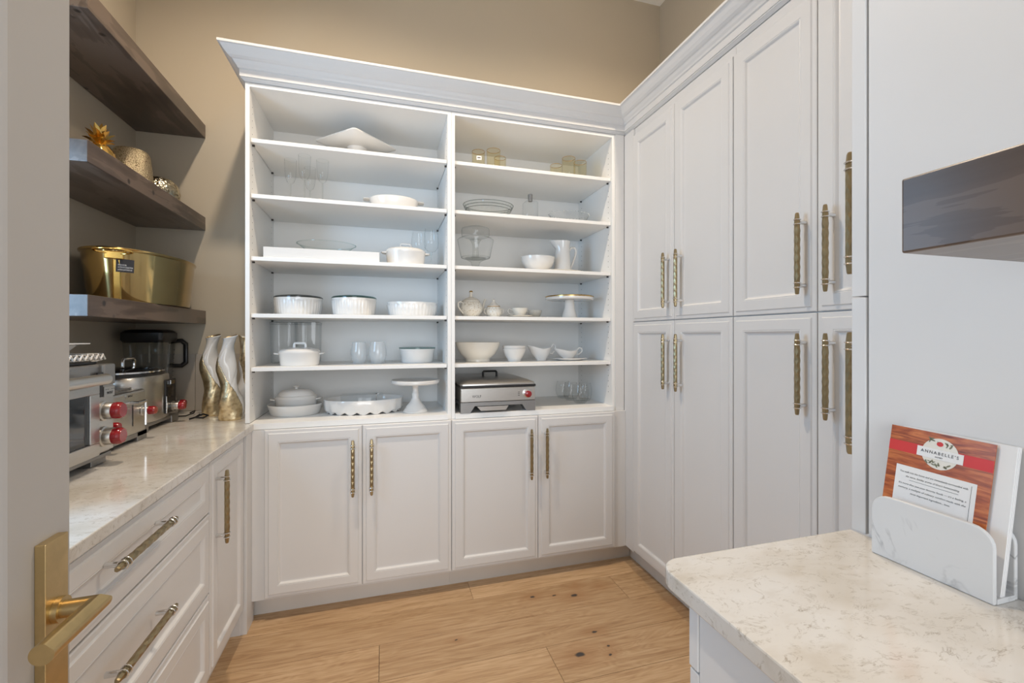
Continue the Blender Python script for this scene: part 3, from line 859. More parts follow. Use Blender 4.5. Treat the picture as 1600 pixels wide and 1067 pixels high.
def wine(loc, label, k=1.0):
    c = thing('wine_glass', label, 'glass', loc, group='wine glasses on the third left shelf')
    part('bowl', MB().lathe([(0.004, 0.110), (0.022, 0.116), (0.038, 0.137), (0.0425, 0.165), (0.040, 0.20), (0.034, 0.240 * k)], seg=28), M['glass'], c)
    part('stem', MB().lathe([(0, 0), (0.036, 0), (0.036, 0.0015), (0.012, 0.006), (0.0042, 0.014), (0.0038, 0.09), (0.006, 0.110), (0, 0.111)], seg=20), M['glassheavy'], c)
wine((0.196, 2.63, SH[2] + E), 'clear balloon wine glass behind the left of the lidded casserole')
wine((0.262, 2.565, SH[2] + E), 'clear balloon wine glass between the casserole and the shelf divider', 1.03)

# shelf 4: three ribbed casseroles
def ribbed(loc, rx, ry, h, label, lid=None):
    c = thing('ribbed_casserole', label, 'casserole', loc, group='ribbed white casseroles on the fourth left shelf')
    def fn(t, r, z):
        k = 1 + (0.030 * abs(cos(t * 20)) if 0.006 < z < h - 0.012 else 0.0)
        return r * k, z
    part('pot', MB().lathe([(0, 0), (0.88, 0.0), (0.90, 0.007), (0.915, 0.012), (0.955, h * 0.6), (0.975, h - 0.013), (0.985, h - 0.011), (1.0, h - 0.004), (1.0, h), (0.965, h), (0.94, h * 0.7), (0.88, 0.008), (0, 0.008)], seg=144, sx=rx, sy=ry, fn=lambda t, r, z: fn(t, r, z)), M['porcelain'], c, angle=50)
    if lid:
        part('lid', MB().lathe([(0, h + 0.0125), (0.6, h + 0.0115), (0.93, h + 0.006), (0.99, h + 0.0006), (1.0, h + 0.001), (1.0, h + 0.005), (0.94, h + 0.0105), (0.6, h + 0.016), (0, h + 0.017)], seg=40, sx=rx, sy=ry), M[lid], c)
    return c
M['lidgrey'] = thin_glass('smoky_lid_glass', (0.55, 0.56, 0.54), (0.26, 0.28, 0.27), 1.4, 0.03, 0.05)
M['lidteal'] = thin_glass('teal_lid_glass', (0.50, 0.66, 0.64), (0.07, 0.30, 0.28), 1.4, 0.03, 0.03)
ribbed((-0.425, 2.50, SH[3] + E), 0.116, 0.116, 0.088, 'ribbed white casserole with smoky glass lid, leftmost of its shelf', 'lidgrey')
ribbed((-0.151, 2.47, SH[3] + E), 0.113, 0.113, 0.090, 'ribbed white casserole with teal-edged glass lid, middle of its shelf', 'lidteal')
ribbed((0.150, 2.47, SH[3] + E), 0.135, 0.10, 0.076, 'ribbed white oval casserole without a lid, rightmost of its shelf')

# shelf 5
def clear_box(loc, wx, wy, h, label):
    c = thing('storage_canister', label, 'canister', loc, group='clear square canisters on the fifth left shelf')
    b = MB()
    def rr(ix, z):
        x, y_, r = wx - ix, wy - ix, 0.018
        pts = []
        for cx, cy, t0 in ((x - r, y_ - r, 0), (-x + r, y_ - r, pi / 2), (-x + r, -y_ + r, pi), (x - r, -y_ + r, 1.5 * pi)):
            for k in range(5):
                t = t0 + pi / 2 * k / 4
                pts.append((cx + r * cos(t), cy + r * sin(t), z))
        return pts
    b.loops([rr(0.010, 0.0), rr(0.004, 0.006), rr(0.003, 0.02), rr(0.0, h - 0.012)], cap1=False)
    part('body', b, M['acrylic'], c, angle=30)
    b = MB().loops([rr(-0.002, h - 0.012), rr(-0.002, h - 0.002), rr(0.004, h), rr(0.02, h), rr(0.024, h - 0.005)])
    part('lid', b, M['acrylic'], c, angle=30)
clear_box((-0.525, 2.66, SH[4] + E), 0.058, 0.072, 0.222, 'clear square canister in the back corner behind the white casserole')
clear_box((-0.402, 2.66, SH[4] + E), 0.060, 0.072, 0.222, 'clear square canister right of the corner one, behind the white casserole')
casserole((-0.405, 2.415, SH[4] + E), 0.097, 0.068, 'white lidded casserole with loop handle in front of the clear canisters', taper=0.9, sy=0.75)
def stemless(loc, label, r, h, mat, name='stemless_glass', group=None):
    b = MB().lathe([(0, 0.0), (r * 0.62, 0.0), (r * 0.72, 0.004), (r * 0.90, h * 0.22), (r, h * 0.45), (r * 0.97, h * 0.65), (r * 0.80, h)], seg=32)
    b.torus((0, 0, h), r * 0.795, 0.0009, 'Z', 32, 6).lathe([(0, 0.009), (r * 0.66, 0.010), (r * 0.70, 0.012)], seg=32)
    o = b.build(name, M[mat], None, True)
    o.location = loc
    return tag(o, label, 'glass', group)
stemless((-0.128, 2.49, SH[4] + E), 'frosted iridescent stemless glass, left of the pair', 0.0425, 0.113, 'iris', group='iridescent stemless glasses')
stemless((-0.032, 2.47, SH[4] + E), 'frosted iridescent stemless glass with green sheen, right of the pair', 0.0455, 0.115, 'iris', group='iridescent stemless glasses')
c = thing('round_casserole', 'round plain white casserole with teal glass lid on the fifth left shelf', 'casserole', (0.178, 2.50, SH[4] + E))
part('pot', MB().lathe(cup_prof([(0.082, 0), (0.086, 0.006), (0.093, 0.06), (0.0945, 0.066), (0.097, 0.072), (0.097, 0.076)], 0.005), seg=40), M['porcelain'], c)
part('lid', MB().lathe([(0, 0.0775), (0.099, 0.0775), (0.099, 0.083), (0.08, 0.085), (0, 0.085)], seg=40), M['lidteal'], c)

# bottom deck
c = thing('oval_baker', 'shallow white oval baking dish under the lidded tureen', 'dish', (-0.442, 2.515, 0.914 + E))
part('dish', MB().lathe(cup_prof([(0.112, 0), (0.118, 0.006), (0.127, 0.04), (0.131, 0.048), (0.131, 0.052)], 0.005), sy=0.86, seg=48), M['stoneware'], c)
c = casserole((-0.440, 2.525, 0.9205), 0.102, 0.082, 'white oval lidded tureen with ear handles, sitting in the oval baker', knob='knob', sy=0.7, mat='stoneware')
c['category'] = 'tureen'
for ch in kids(c):
    if ch.name.startswith('lid') and 'knob' not in ch.name:
        bpy.data.objects.remove(ch)
part('lid', MB().lathe([(0, 0.084), (0.099, 0.084), (0.100, 0.087), (0.090, 0.090), (0.082, 0.105), (0.068, 0.116), (0.03, 0.121), (0, 0.122)], sy=0.7, seg=40), M['stoneware'], c)
for ch in kids(c):
    if ch.name.startswith('lid_knob'): ch.location = (0, 0, 0.018)
c = thing('scalloped_dish', 'big white oval dish with pleated sides and a scalloped foot', 'dish', (-0.101, 2.485, 0.914 + E))
def scal(t, r, z):
    if z < 0.013:
        w = abs(sin(t * 9)); return r * (1 + 0.01 * w), z + 0.012 * (1 - w)
    return r * (1 + 0.012 * cos(t * 18) * (1 if z < 0.06 else 0.2)), z
part('dish', MB().lathe([(0.0, 0.013), (0.88, 0.013), (0.885, 0.0), (0.90, 0.0), (0.945, 0.0135), (0.975, 0.02), (0.985, 0.05), (1.0, 0.071), (0.985, 0.0735), (0.97, 0.071), (0.955, 0.05), (0.90, 0.022), (0, 0.02)], seg=144, sx=0.203, sy=0.128, fn=scal), M['porcelain'], c, angle=50)
c = thing('glass_tray', 'clear rectangular glass lid leaning inside the scalloped dish', 'tray', (-0.123, 2.520, 0.9375))
part('pane', MB().rbox((-0.10, -0.003, 0.0), (0.12, 0.003, 0.072), 0.012, axis='Y'), M['acrylic'], c, angle=30)
part('tab', MB().box((0.080, -0.006, 0.02), (0.086, -0.0032, 0.070)).box((0.080, -0.006, 0.064), (0.098, -0.0032, 0.070)), M['steel_dark'], c, smooth=False)

def cake_stand(loc, r, h, label, trim=None, foot=0.064):
    c = thing('cake_stand', label, 'cake stand', loc)
    part('plate', MB().lathe([(0, h - 0.018), (r * 0.55, h - 0.017), (r * 0.96, h - 0.020), (r, h - 0.014), (r, h - 0.003), (r * 0.97, h), (r * 0.94, h - 0.003), (r * 0.90, h - 0.006), (0, h - 0.006)], seg=56), M['porcelain'], c)
    if trim is None:
        part('pedestal', MB().lathe([(0, 0), (foot, 0), (foot * 1.01, 0.006), (foot * 0.80, 0.024), (foot * 0.76, 0.032), (foot * 0.52, 0.048), (0.024, 0.062), (0.017, 0.076), (0.019, 0.088), (0.018, 0.100), (0.0155, 0.103), (0.0155, 0.130), (0.024, h - 0.0185), (0, h - 0.0185)], seg=36), M['porcelain'], c)
    else:
        part('pedestal', MB().lathe([(0, 0), (foot, 0), (foot, 0.004), (0.040, 0.03), (0.031, 0.065), (0.028, h - 0.0185), (0, h - 0.0185)], seg=36), M['porcelain'], c)
        part('trim', MB().lathe([(r * 0.962, h + 0.0006), (r * 1.002, h - 0.002), (r * 1.002, h - 0.006), (r * 1.006, h - 0.006), (r * 1.006, h), (r * 0.962, h + 0.003), (r * 0.962, h + 0.0006)], seg=72, fn=lambda t, rr, z: (rr, z + 0.0012 * abs(sin(t * 20)))), M['gold_trim'], c)
    return c
cake_stand((0.162, 2.405, 0.914 + E), 0.127, 0.172, 'plain white cake stand at the right end of the bottom left shelf')
# ================================================================== right shelf cabinet
def tumbler(loc, label, r=0.038, h=0.105, price=False):
    c = thing('tumbler', label, 'glass', loc, group='amber tumblers on the top right shelf')
    part('body', MB().lathe([(0, 0.001), (r * 0.93, 0.001), (r * 0.96, 0.004), (r, h)], seg=32), M['amber'], c)
    part('rim', MB().torus((0, 0, h), r - 0.001, 0.0013, 'Z', 32, 6), M['gold_trim'], c)
    if price:
        b = MB().loops([[((r + 0.0006) * cos(t), (r + 0.0006) * sin(t), z) for t in [radians(-118 + 9 * k) for k in range(6)]] for z in (0.044, 0.066)], close=False, cap0=False, cap1=False)
        part('price_sticker', b, M['label'], c)
        part('price_print', MB().loops([[((r + 0.001) * cos(t), (r + 0.001) * sin(t), z) for t in [radians(-110 + 9 * k) for k in range(4)]] for z in (0.053, 0.058)], close=False, cap0=False, cap1=False), M['ink'], c)
    return c
tumbler((0.504, 2.40, SH[0] + E), 'amber glass tumbler with a white price sticker', 0.0355, 0.102, True)
tumbler((0.583, 2.37, SH[0] + E), 'amber tumbler right beside the one with the sticker', 0.0375, 0.106)
tumbler((0.648, 2.475, SH[0] + E), 'amber tumbler half hidden behind the left group', 0.0345, 0.112)
tumbler((0.992, 2.46, SH[0] + E), 'amber tumbler leftmost of the right group', 0.036, 0.100)
tumbler((1.036, 2.375, SH[0] + E), 'amber tumbler in front, middle of the right group', 0.0385, 0.115)
tumbler((1.118, 2.395, SH[0] + E), 'amber tumbler rightmost of the right group', 0.0385, 0.108)

c = thing('cut_glass_bowl', 'oval cut glass bowl with ringed rim, second right shelf', 'bowl', (0.568, 2.43, SH[1] + E))
part('bowl', MB().lathe([(0, 0.002), (0.62, 0.002), (0.70, 0.008), (0.86, 0.034), (0.95, 0.058), (1.0, 0.074), (0.985, 0.0755), (0.93, 0.060), (0.83, 0.036), (0.67, 0.013), (0, 0.009)], seg=120, sx=0.143, sy=0.115, fn=lambda t, r, z: (r * (1 + 0.016 * cos(30 * t)), z)), M['glassheavy'], c, angle=20)
ctb = MB()
for zz, rr in ((0.046, 0.905), (0.060, 0.955), (0.0745, 1.0)):
    n_ = 60
    ctb.tube([(0.143 * rr * cos(2 * pi * k / n_), 0.115 * rr * sin(2 * pi * k / n_), zz) for k in range(n_ + 1)], 0.0017, 6, caps=False)
part('cut_bands', ctb, M['smoke'], c)
c = thing('decanter', 'square glass decanter with dark stopper on the second right shelf', 'bottle', (0.818, 2.43, SH[1] + E))
def sqr(w, z, r=0.008):
    pts = []
    for cx, cy, t0 in ((w - r, w - r, 0), (-w + r, w - r, pi / 2), (-w + r, -w + r, pi), (w - r, -w + r, 1.5 * pi)):
        for k in range(4):
            t = t0 + pi / 2 * k / 3; pts.append((cx + r * cos(t), cy + r * sin(t), z))
    return pts
part('body', MB().loops([sqr(0.037, 0), sqr(0.038, 0.004), sqr(0.038, 0.108), sqr(0.033, 0.116), sqr(0.012, 0.120)], cap1=False), M['acrylic'], c, angle=30)
part('stopper', MB().lathe([(0, 0.119), (0.012, 0.119), (0.0125, 0.130), (0.0135, 0.131), (0.0140, 0.158), (0.011, 0.161), (0, 0.161)], seg=12), M['steel_dark'], c, angle=30)
c = thing('low_glass_dish', 'low clear beaded glass dish at the right of the second right shelf', 'dish', (1.062, 2.43, SH[1] + E))
part('dish', MB().lathe([(0, 0.002), (0.095, 0.002), (0.105, 0.02), (0.122, 0.052), (0.128, 0.060), (0.124, 0.060), (0.100, 0.022), (0.09, 0.008), (0, 0.008)], seg=72, sy=0.7, fn=lambda t, r, z: (r * (1 + 0.015 * cos(18 * t)), z + (0.003 * cos(18 * t) if z > 0.05 else 0))), M['glass'], c)
bd = MB()
for k in range(36):
    t = 2 * pi * k / 36
    bd.lathe([(0, -0.003), (0.003, 0), (0, 0.003)], (0.127 * cos(t), 0.127 * 0.7 * sin(t), 0.060), 6)
tag(part('beading', bd, M['iris'], c), kind='stuff')

# third right shelf
c = thing('trifle_bowl', 'clear footed glass trifle bowl with cover, third right shelf', 'bowl', (0.503, 2.475, SH[2] + E))
part('foot', MB().lathe([(0, 0), (0.066, 0), (0.066, 0.003), (0.03, 0.012), (0.020, 0.03), (0.028, 0.052), (0.055, 0.066), (0.060, 0.071), (0, 0.071)], seg=32), M['glassheavy'], c)
part('bowl', MB().lathe([(0, 0.0715), (0.076, 0.072), (0.084, 0.080), (0.092, 0.12), (0.102, 0.165), (0.104, 0.176), (0.090, 0.186), (0.072, 0.190)], seg=40), M['glass'], c)
part('base_rim', MB().torus((0, 0, 0.076), 0.080, 0.0025, 'Z', 40, 6), M['glassheavy'], c)
part('column', MB().lathe([(0, 0.078), (0.021, 0.078), (0.019, 0.085), (0.016, 0.115), (0.016, 0.145), (0.024, 0.168), (0.034, 0.178), (0, 0.178)], seg=20), M['glassheavy'], c)
part('cover', MB().lathe([(0, 0.246), (0.060, 0.246), (0.078, 0.240), (0.0805, 0.230), (0.0800, 0.205), (0.076, 0.196), (0.068, 0.193), (0, 0.193)], seg=40), M['glass'], c)
c = thing('platter', 'oval cream platter under the bowl and the pitcher', 'plate', (1.010, 2.505, SH[2] + E))
part('plate', MB().lathe([(0, 0), (0.12, 0), (0.14, 0.004), (0.19, 0.011), (0.192, 0.0135), (0.186, 0.0135), (0.14, 0.0075), (0, 0.0065)], sy=0.78, seg=56), M['cream'], c)
c = thing('bowl', 'plain white bowl standing on the cream platter', 'bowl', (0.912, 2.46, SH[2] + 0.0085))
part('shell', MB().lathe(cup_prof([(0.050, 0), (0.056, 0.008), (0.083, 0.033), (0.098, 0.062), (0.102, 0.090)], 0.004), sy=0.85, seg=44), M['porcelain'], c)
c.location = (0.885, 2.485, SH[2] + 0.0085)
c = thing('pitcher', 'white milk pitcher with long handle and beaked spout', 'pitcher', (1.050, 2.50, SH[2] + 0.0085))
def spout(t, r, z):
    if z > 0.15:
        k = max(0, cos(t - pi)) ** 6 * (z - 0.15) / 0.045
        return r + 0.036 * k, z
    return r, z
part('body', MB().lathe(cup_prof([(0.047, 0), (0.052, 0.006), (0.053, 0.02), (0.047, 0.09), (0.042, 0.150), (0.046, 0.185), (0.048, 0.197)], 0.0035), seg=48, fn=spout), M['porcelain'], c)
part('handle', MB().tube([(0.040, 0, 0.135), (0.055, 0, 0.162), (0.078, 0, 0.166), (0.090, 0, 0.148), (0.086, 0, 0.118), (0.070, 0, 0.075), (0.051, 0, 0.030)], 0.0068, 10), M['porcelain'], c)

# fourth right shelf: china
c = thing('teapot', 'floral cream china teapot with lid at the left of its shelf', 'teapot', (0.474, 2.46, SH[3] + E), 0.45)
part('body', MB().lathe(cup_prof([(0.040, 0), (0.043, 0.005), (0.060, 0.028), (0.066, 0.050), (0.060, 0.076), (0.050, 0.088)], 0.003), seg=40), M['floral'], c)
part('lid', MB().lathe([(0, 0.089), (0.052, 0.089), (0.052, 0.092), (0.034, 0.106), (0.012, 0.115), (0.0085, 0.122), (0.0075, 0.134), (0.011, 0.142), (0.007, 0.149), (0, 0.150)], seg=32), M['cream'], c)
part('lid_tip', MB().lathe([(0.0105, 0.1425), (0.0115, 0.1425), (0.0078, 0.1505), (0, 0.152)], seg=20), M['gold_trim'], c)
part('handle', MB().tube([(-0.054, 0, 0.020), (-0.070, 0, 0.035), (-0.088, 0, 0.058), (-0.089, 0, 0.076), (-0.076, 0, 0.087), (-0.055, 0, 0.078)], 0.0042, 8), M['cream'], c)
part('spout', MB().tube([(0.058, 0, 0.030), (0.078, 0, 0.042), (0.088, 0, 0.068), (0.098, 0, 0.098), (0.104, 0, 0.106)], [0.013, 0.010, 0.008, 0.0065, 0.007], 10), M['cream'], c)
c = thing('sugar_bowl', 'small floral cream sugar bowl with lid, right of the teapot', 'sugar bowl', (0.604, 2.45, SH[3] + E))
part('body', MB().lathe(cup_prof([(0.032, 0), (0.034, 0.004), (0.045, 0.020), (0.047, 0.036), (0.041, 0.055), (0.036, 0.062)], 0.003), seg=36), M['floral'], c)
part('band', MB().torus((0, 0, 0.0625), 0.036, 0.0018, 'Z', 32, 6), M['gold_trim'], c)
part('lid', MB().lathe([(0, 0.0645), (0.036, 0.0645), (0.036, 0.067), (0.020, 0.079), (0.009, 0.088), (0.007, 0.096), (0.0095, 0.102), (0, 0.107)], seg=32), M['cream'], c)
for s in (-1, 1):
    part('handle', MB().tube([(s * 0.040, 0, 0.016), (s * 0.054, 0, 0.026), (s * 0.056, 0, 0.046), (s * 0.044, 0, 0.050)], 0.003, 8), M['cream'], c)
def cup(loc, label, r=0.047, h=0.050, name='teacup'):
    c = thing(name, label, 'cup', loc, group='china teacups')
    part('bowl', MB().lathe(cup_prof([(0.022, 0), (0.023, 0.004), (0.036, 0.018), (r * 0.95, h * 0.75), (r, h)], 0.0025), seg=36), M['cream'], c)
    part('handle', MB().tube([(-r * 0.98, 0, h * 0.78), (-r - 0.018, 0, h * 0.92), (-r - 0.026, 0, h * 0.62), (-r - 0.014, 0, h * 0.32), (-r * 0.80, 0, h * 0.36)], 0.003, 8), M['cream'], c)
SAUCER = [(0, 0), (0.04, 0), (0.045, 0.002), (0.074, 0.011), (0.075, 0.013), (0.071, 0.013), (0.045, 0.006), (0, 0.0045)]
lathe_thing('saucer', SAUCER, M['cream'], (0.760, 2.45, SH[3] + E), 'cream china saucer under the front teacup', 'saucer', 'china saucers', 44)
cup((0.760, 2.45, SH[3] + 0.0062), 'cream china teacup standing on the saucer in front')
lathe_thing('saucer', SAUCER, M['cream'], (0.905, 2.60, SH[3] + E), 'cream china saucer under the rear teacup, right of the front one', 'saucer', 'china saucers', 44)
cup((0.905, 2.60, SH[3] + 0.0062), 'cream china teacup in the shade behind, right of the front one', 0.045, 0.048)
cake_stand((1.085, 2.475, SH[3] + E), 0.146, 0.132, 'white cake stand with a gold beaded rim, fourth right shelf', 'gold', 0.050)

# fifth right shelf
c = thing('serving_bowl', 'big cream serving bowl on a ring foot, fifth right shelf', 'bowl', (0.517, 2.475, SH[4] + E))
part('shell', MB().lathe(cup_prof([(0.070, 0), (0.068, 0.014), (0.074, 0.020), (0.100, 0.045), (0.120, 0.080), (0.130, 0.110)], 0.005), sy=0.8, seg=48), M['cream'], c)
BP = cup_prof([(0.038, 0), (0.038, 0.008), (0.052, 0.030), (0.064, 0.056), (0.068, 0.072)], 0.004)
lathe_thing('small_bowl', BP, M['stoneware'], (0.728, 2.455, SH[4] + E), 'lower of two nested white bowls beside the big cream bowl', 'bowl', 'nested small bowls', 40)
lathe_thing('small_bowl', [(r, z) for r, z in BP], M['stoneware'], (0.728, 2.455, SH[4] + 0.0185), 'upper of two nested white bowls beside the big cream bowl', 'bowl', 'nested small bowls', 40)
def gravy(loc, label, rx, h, k=1.0):
    c = thing('gravy_boat', label, 'gravy boat', loc, group='white gravy boats')
    def fn(t, r, z):
        f = z / h
        e = max(0, cos(t - pi))
        return r * (1 + 0.42 * e ** 3 * f), z * (1 + (0.16 * e ** 2 - 0.16 * max(0, -cos(t - pi)) * 0 - 0.12 * (1 - abs(cos(t)))) * f)
    part('body', MB().lathe(cup_prof([(0.030, 0), (0.031, 0.005), (0.034, 0.010), (rx * 0.80, h * 0.55), (rx * 0.97, h)], 0.003), seg=44, sy=0.62, fn=fn), M['porcelain'], c)
    part('handle', MB().tube([(rx * 0.74, 0, h * 0.55 * k), (rx * 1.05, 0, h * 0.5), (rx * 1.36, 0, h * 0.80), (rx * 1.38, 0, h * 1.12), (rx * 1.14, 0, h * 1.24), (rx * 0.94, 0, h * 0.99)], 0.0042, 8), M['porcelain'], c)
gravy((0.905, 2.48, SH[4] + E), 'tall white gravy boat standing straight on the shelf', 0.066, 0.078)
lathe_thing('saucer', [(0, 0), (0.07, 0), (0.08, 0.003), (0.108, 0.012), (0.109, 0.0145), (0.104, 0.0145), (0.078, 0.0075), (0, 0.006)], M['porcelain'], (1.075, 2.445, SH[4] + E), 'white oval saucer under the low gravy boat', 'saucer', seg=48, sy=0.7)
gravy((1.062, 2.445, SH[4] + 0.0072), 'low white gravy boat standing on its oval saucer', 0.066, 0.056)

# bottom deck: electric griddle
c = thing('griddle', 'stainless electric griddle with domed lid and red knob', 'griddle', (0.588, 2.50, 0.914 + E))
gx, gf, gb = 0.205, -0.232, 0.21
b = MB()
b.box((-gx, gf + 0.004, 0.056), (gx, gb, 0.130))
part('body', b, M['steel'], c, smooth=False, bevel=0.004)
part('front_panel', MB().rbox((-gx + 0.002, gf - 0.003, 0.060), (gx - 0.002, gf + 0.0035, 0.124), 0.008, axis='Y'), M['steel'], c, angle=30)
b = MB()
b.box((-gx, gf + 0.002, 0.036), (gx, gb, 0.0555))
for s in (-1, 1):
    x0, x1 = (s * gx, s * (gx - 0.075))
    for yy0, yy1 in ((gf + 0.002, gf + 0.07), (gb - 0.07, gb)):
        b.loops([[(x0, yy0, 0.0), (x0 - s * 0.050, yy0, 0.0), (x1, yy0, 0.036), (x0, yy0, 0.036)], [(x0, yy1, 0.0), (x0 - s * 0.050, yy1, 0.0), (x1, yy1, 0.036), (x0, yy1, 0.036)]])
part('base', b, M['steel_dark'], c, smooth=False)
part('drip_tray', MB().loops([[(-0.12, gf - 0.012, 0.034), (0.05, gf - 0.012, 0.034), (0.035, gf - 0.012, 0.012), (-0.10, gf - 0.012, 0.012)], [(-0.12, gf + 0.10, 0.034), (0.05, gf + 0.10, 0.034), (0.035, gf + 0.10, 0.012), (-0.10, gf + 0.10, 0.012)]]), M['steel'], c, smooth=False)
part('gasket', MB().box((-gx - 0.003, gf, 0.1305), (gx + 0.003, gb + 0.003, 0.143)), M['black'], c, smooth=False, bevel=0.003)
def rr2(ix, z):
    x0, x1, y0, y1, r = -gx + ix, gx - ix, gf + ix, gb - ix, 0.02
    pts = []
    for cx, cy, t0 in ((x1 - r, y1 - r, 0), (x0 + r, y1 - r, pi / 2), (x0 + r, y0 + r, pi), (x1 - r, y0 + r, 1.5 * pi)):
        for k in range(4):
            t = t0 + pi / 2 * k / 3; pts.append((cx + r * cos(t), cy + r * sin(t), z))
    return pts
part('lid', MB().loops([rr2(-0.001, 0.1435), rr2(-0.001, 0.151), rr2(0.004, 0.155), rr2(0.035, 0.168), rr2(0.06, 0.171)]), M['steel'], c, angle=25)
part('lid_handle', MB().tube([(-0.040, -0.02, 0.170), (-0.040, -0.02, 0.194), (-0.034, -0.02, 0.201), (0.034, -0.02, 0.201), (0.040, -0.02, 0.194), (0.040, -0.02, 0.170)], 0.0065, 8), M['black'], c)
kb = part('knob_base', MB().lathe([(0, 0), (0.021, 0), (0.021, 0.012), (0.018, 0.014), (0, 0.014)], seg=32), M['chrome'], c)
kb.location = (0.155, gf - 0.0032, 0.094); kb.rotation_euler = (pi / 2, 0, 0)
kr = part('knob', MB().lathe([(0, 0), (0.018, 0), (0.0175, 0.018), (0.015, 0.020), (0, 0.020)], seg=32), M['red'], c)
kr.location = (0.155, gf - 0.0174, 0.094); kr.rotation_euler = (pi / 2, 0, 0)
bdg = part('badge', MB().rbox((-0.155, gf - 0.0052, 0.075), (-0.088, gf - 0.0032, 0.097), 0.004, axis='Y'), M['steel'], c, angle=30)
text_obj('lettering', 'WOLF', 0.019, M['ink'], bdg, (-0.1215, gf - 0.0055, 0.0865), (pi / 2, 0, 0), 0.0002, maxw=0.048)
mk = MB()
for zz in (0.085, 0.094, 0.103):
    mk.box((0.105, gf - 0.0036, zz - 0.0015), (0.115, gf - 0.0031, zz + 0.0015))
part('dial_marks', mk, M['ink'], c, smooth=False)
for x, y_, lab, r in ((1.125, 2.670, 'clear stemless glass leftmost at the back beside the griddle', 0.047), (1.137, 2.570, 'clear stemless glass second from the left beside the griddle', 0.047),
                      (1.143, 2.445, 'clear stemless glass front and middle of the group beside the griddle', 0.050), (1.212, 2.525, 'clear stemless glass rightmost, near the shelf side', 0.044)):
    stemless((x, y_, 0.914 + E), lab, r, 0.108, 'glass', group='clear stemless glasses beside the griddle')
# ================================================================== things on the left floating shelves
c = thing('oval_tub', 'big polished gold oval tub with ring handle on the lowest dark shelf', 'tub', (-1.055, 2.40, 1.457))
TA, TB, TH = 0.32, 0.175, 0.212
tp = [(0, 0), (0.86, 0.0), (0.865, 0.003), (0.965, TH - 0.012), (0.995, TH - 0.006), (1.0, TH - 0.003), (0.995, TH), (0.96, TH - 0.002), (0.845, 0.008), (0, 0.006)]
part('body', MB().lathe(tp, seg=96, sx=TB, sy=TA), M['tubgold'], c, angle=30)
def tub_frame(ph, z):
    k = 0.865 + 0.10 * z / (TH - 0.012)
    q = radians(ph)
    n = Vector((cos(q) / TB, sin(q) / TA, 0)).normalized()
    return (TB * k * cos(q), TA * k * sin(q), z), math.atan2(n.y, n.x)
p0, a0_ = tub_frame(-78, 0.010)
b = MB().loops([[(d + 0.155 * (z - 0.010) * 0.0, w, z) for d, w in ((0.0, -0.013), (0.005, -0.009), (0.005, 0.009), (0.0, 0.013))] for z in (0.0, 0.155)])
sl_ = part('strap', b, M['polgold'], c, smooth=False)
pt, _ = tub_frame(-78, 0.165)
lean_ = math.atan2(math.hypot(pt[0], pt[1]) - math.hypot(p0[0], p0[1]), 0.155)
sl_.location = (p0[0] * 1.004, p0[1] * 1.004, 0.010); sl_.rotation_euler = (0, lean_, a0_)
hm = part('handle_mount', MB().box((0.0, -0.030, -0.016), (0.014, 0.030, 0.016)), M['polgold'], c, smooth=False, bevel=0.004)
pt, _ = tub_frame(-78, TH - 0.030); hm.location = (pt[0] * 1.004, pt[1] * 1.004, pt[2]); hm.rotation_euler = (0, lean_, a0_)
rg = part('ring_handle', MB().torus((0, 0, 0), 0.047, 0.0042, 'Z', 40, 8), M['polgold'], c)
pt, _ = tub_frame(-78, TH - 0.010); rg.location = (pt[0] + 0.036 * cos(a0_), pt[1] + 0.036 * sin(a0_), pt[2] - 0.010); rg.rotation_euler = (0, radians(-12), a0_); rg.scale = (0.60, 1.2, 1)
lb = part('hang_tag', MB().box((0.0, -0.037, -0.026), (0.0012, 0.019, 0.026)), M['ink'], c, smooth=False)
pt, a1_ = tub_frame(-66, 0.142); lb.location = (pt[0] + 0.004 * cos(a1_), pt[1] + 0.004 * sin(a1_), pt[2]); lb.rotation_euler = (0, lean_ * 0.6, a1_)
for zz, s_, wd in ((0.002, 'INDOOR', 0.026), (-0.007, 'OUTDOOR COLLECTION', 0.046), (-0.016, 'polished gold finish tub', 0.044)):
    text_obj('tag_print', s_, 0.0085, M['paper'], lb, (0.0014, -0.031 + wd / 2, zz), (pi / 2, 0, pi / 2), 0.0001, maxw=wd)

c = thing('gold_pineapple', 'shiny gold pineapple ornament at the near end of the middle dark shelf', 'ornament', (-1.085, 2.135, 1.967))
def diamond(t, r, z):
    return r * (1 + 0.05 * sin(t * 8 + z * 120) * sin(t * 8 - z * 120)), z
part('fruit', MB().lathe([(0, 0), (0.030, 0.0), (0.046, 0.020), (0.052, 0.050), (0.046, 0.085), (0.030, 0.108), (0.014, 0.114), (0, 0.115)], seg=48, fn=diamond), M['polgold'], c, angle=25)
for ring_i, (n, tilt, L, z) in enumerate(((7, 52, 0.052, 0.106), (7, 34, 0.064, 0.112), (5, 16, 0.074, 0.118), (1, 3, 0.082, 0.120))):
    for k in range(n):
        az = 2 * pi * k / n + ring_i * 0.45
        T = radians(tilt)
        loops = []
        for q, w in ((0, 0.007), (0.2, 0.0125), (0.5, 0.0145), (0.8, 0.009), (1.0, 0.0008)):
            bend = T * (0.6 + 0.55 * q)
            dr_, dz_ = 0.006 + L * q * sin(bend), z + L * q * cos(bend)
            nx, nz = cos(bend), -sin(bend)      # outward side of the leaf
            row = []
            for u, dn in ((-1, -0.0035), (0, 0.0025), (1, -0.0035), (0, -0.0012)):
                rad = dr_ + nx * dn * min(1, w / 0.01)
                row.append((cos(az) * rad - sin(az) * w * u, sin(az) * rad + cos(az) * w * u, dz_ + nz * dn * min(1, w / 0.01)))
            loops.append(row)
        part('leaf', MB().loops(loops), M['polgold'], c, angle=35)
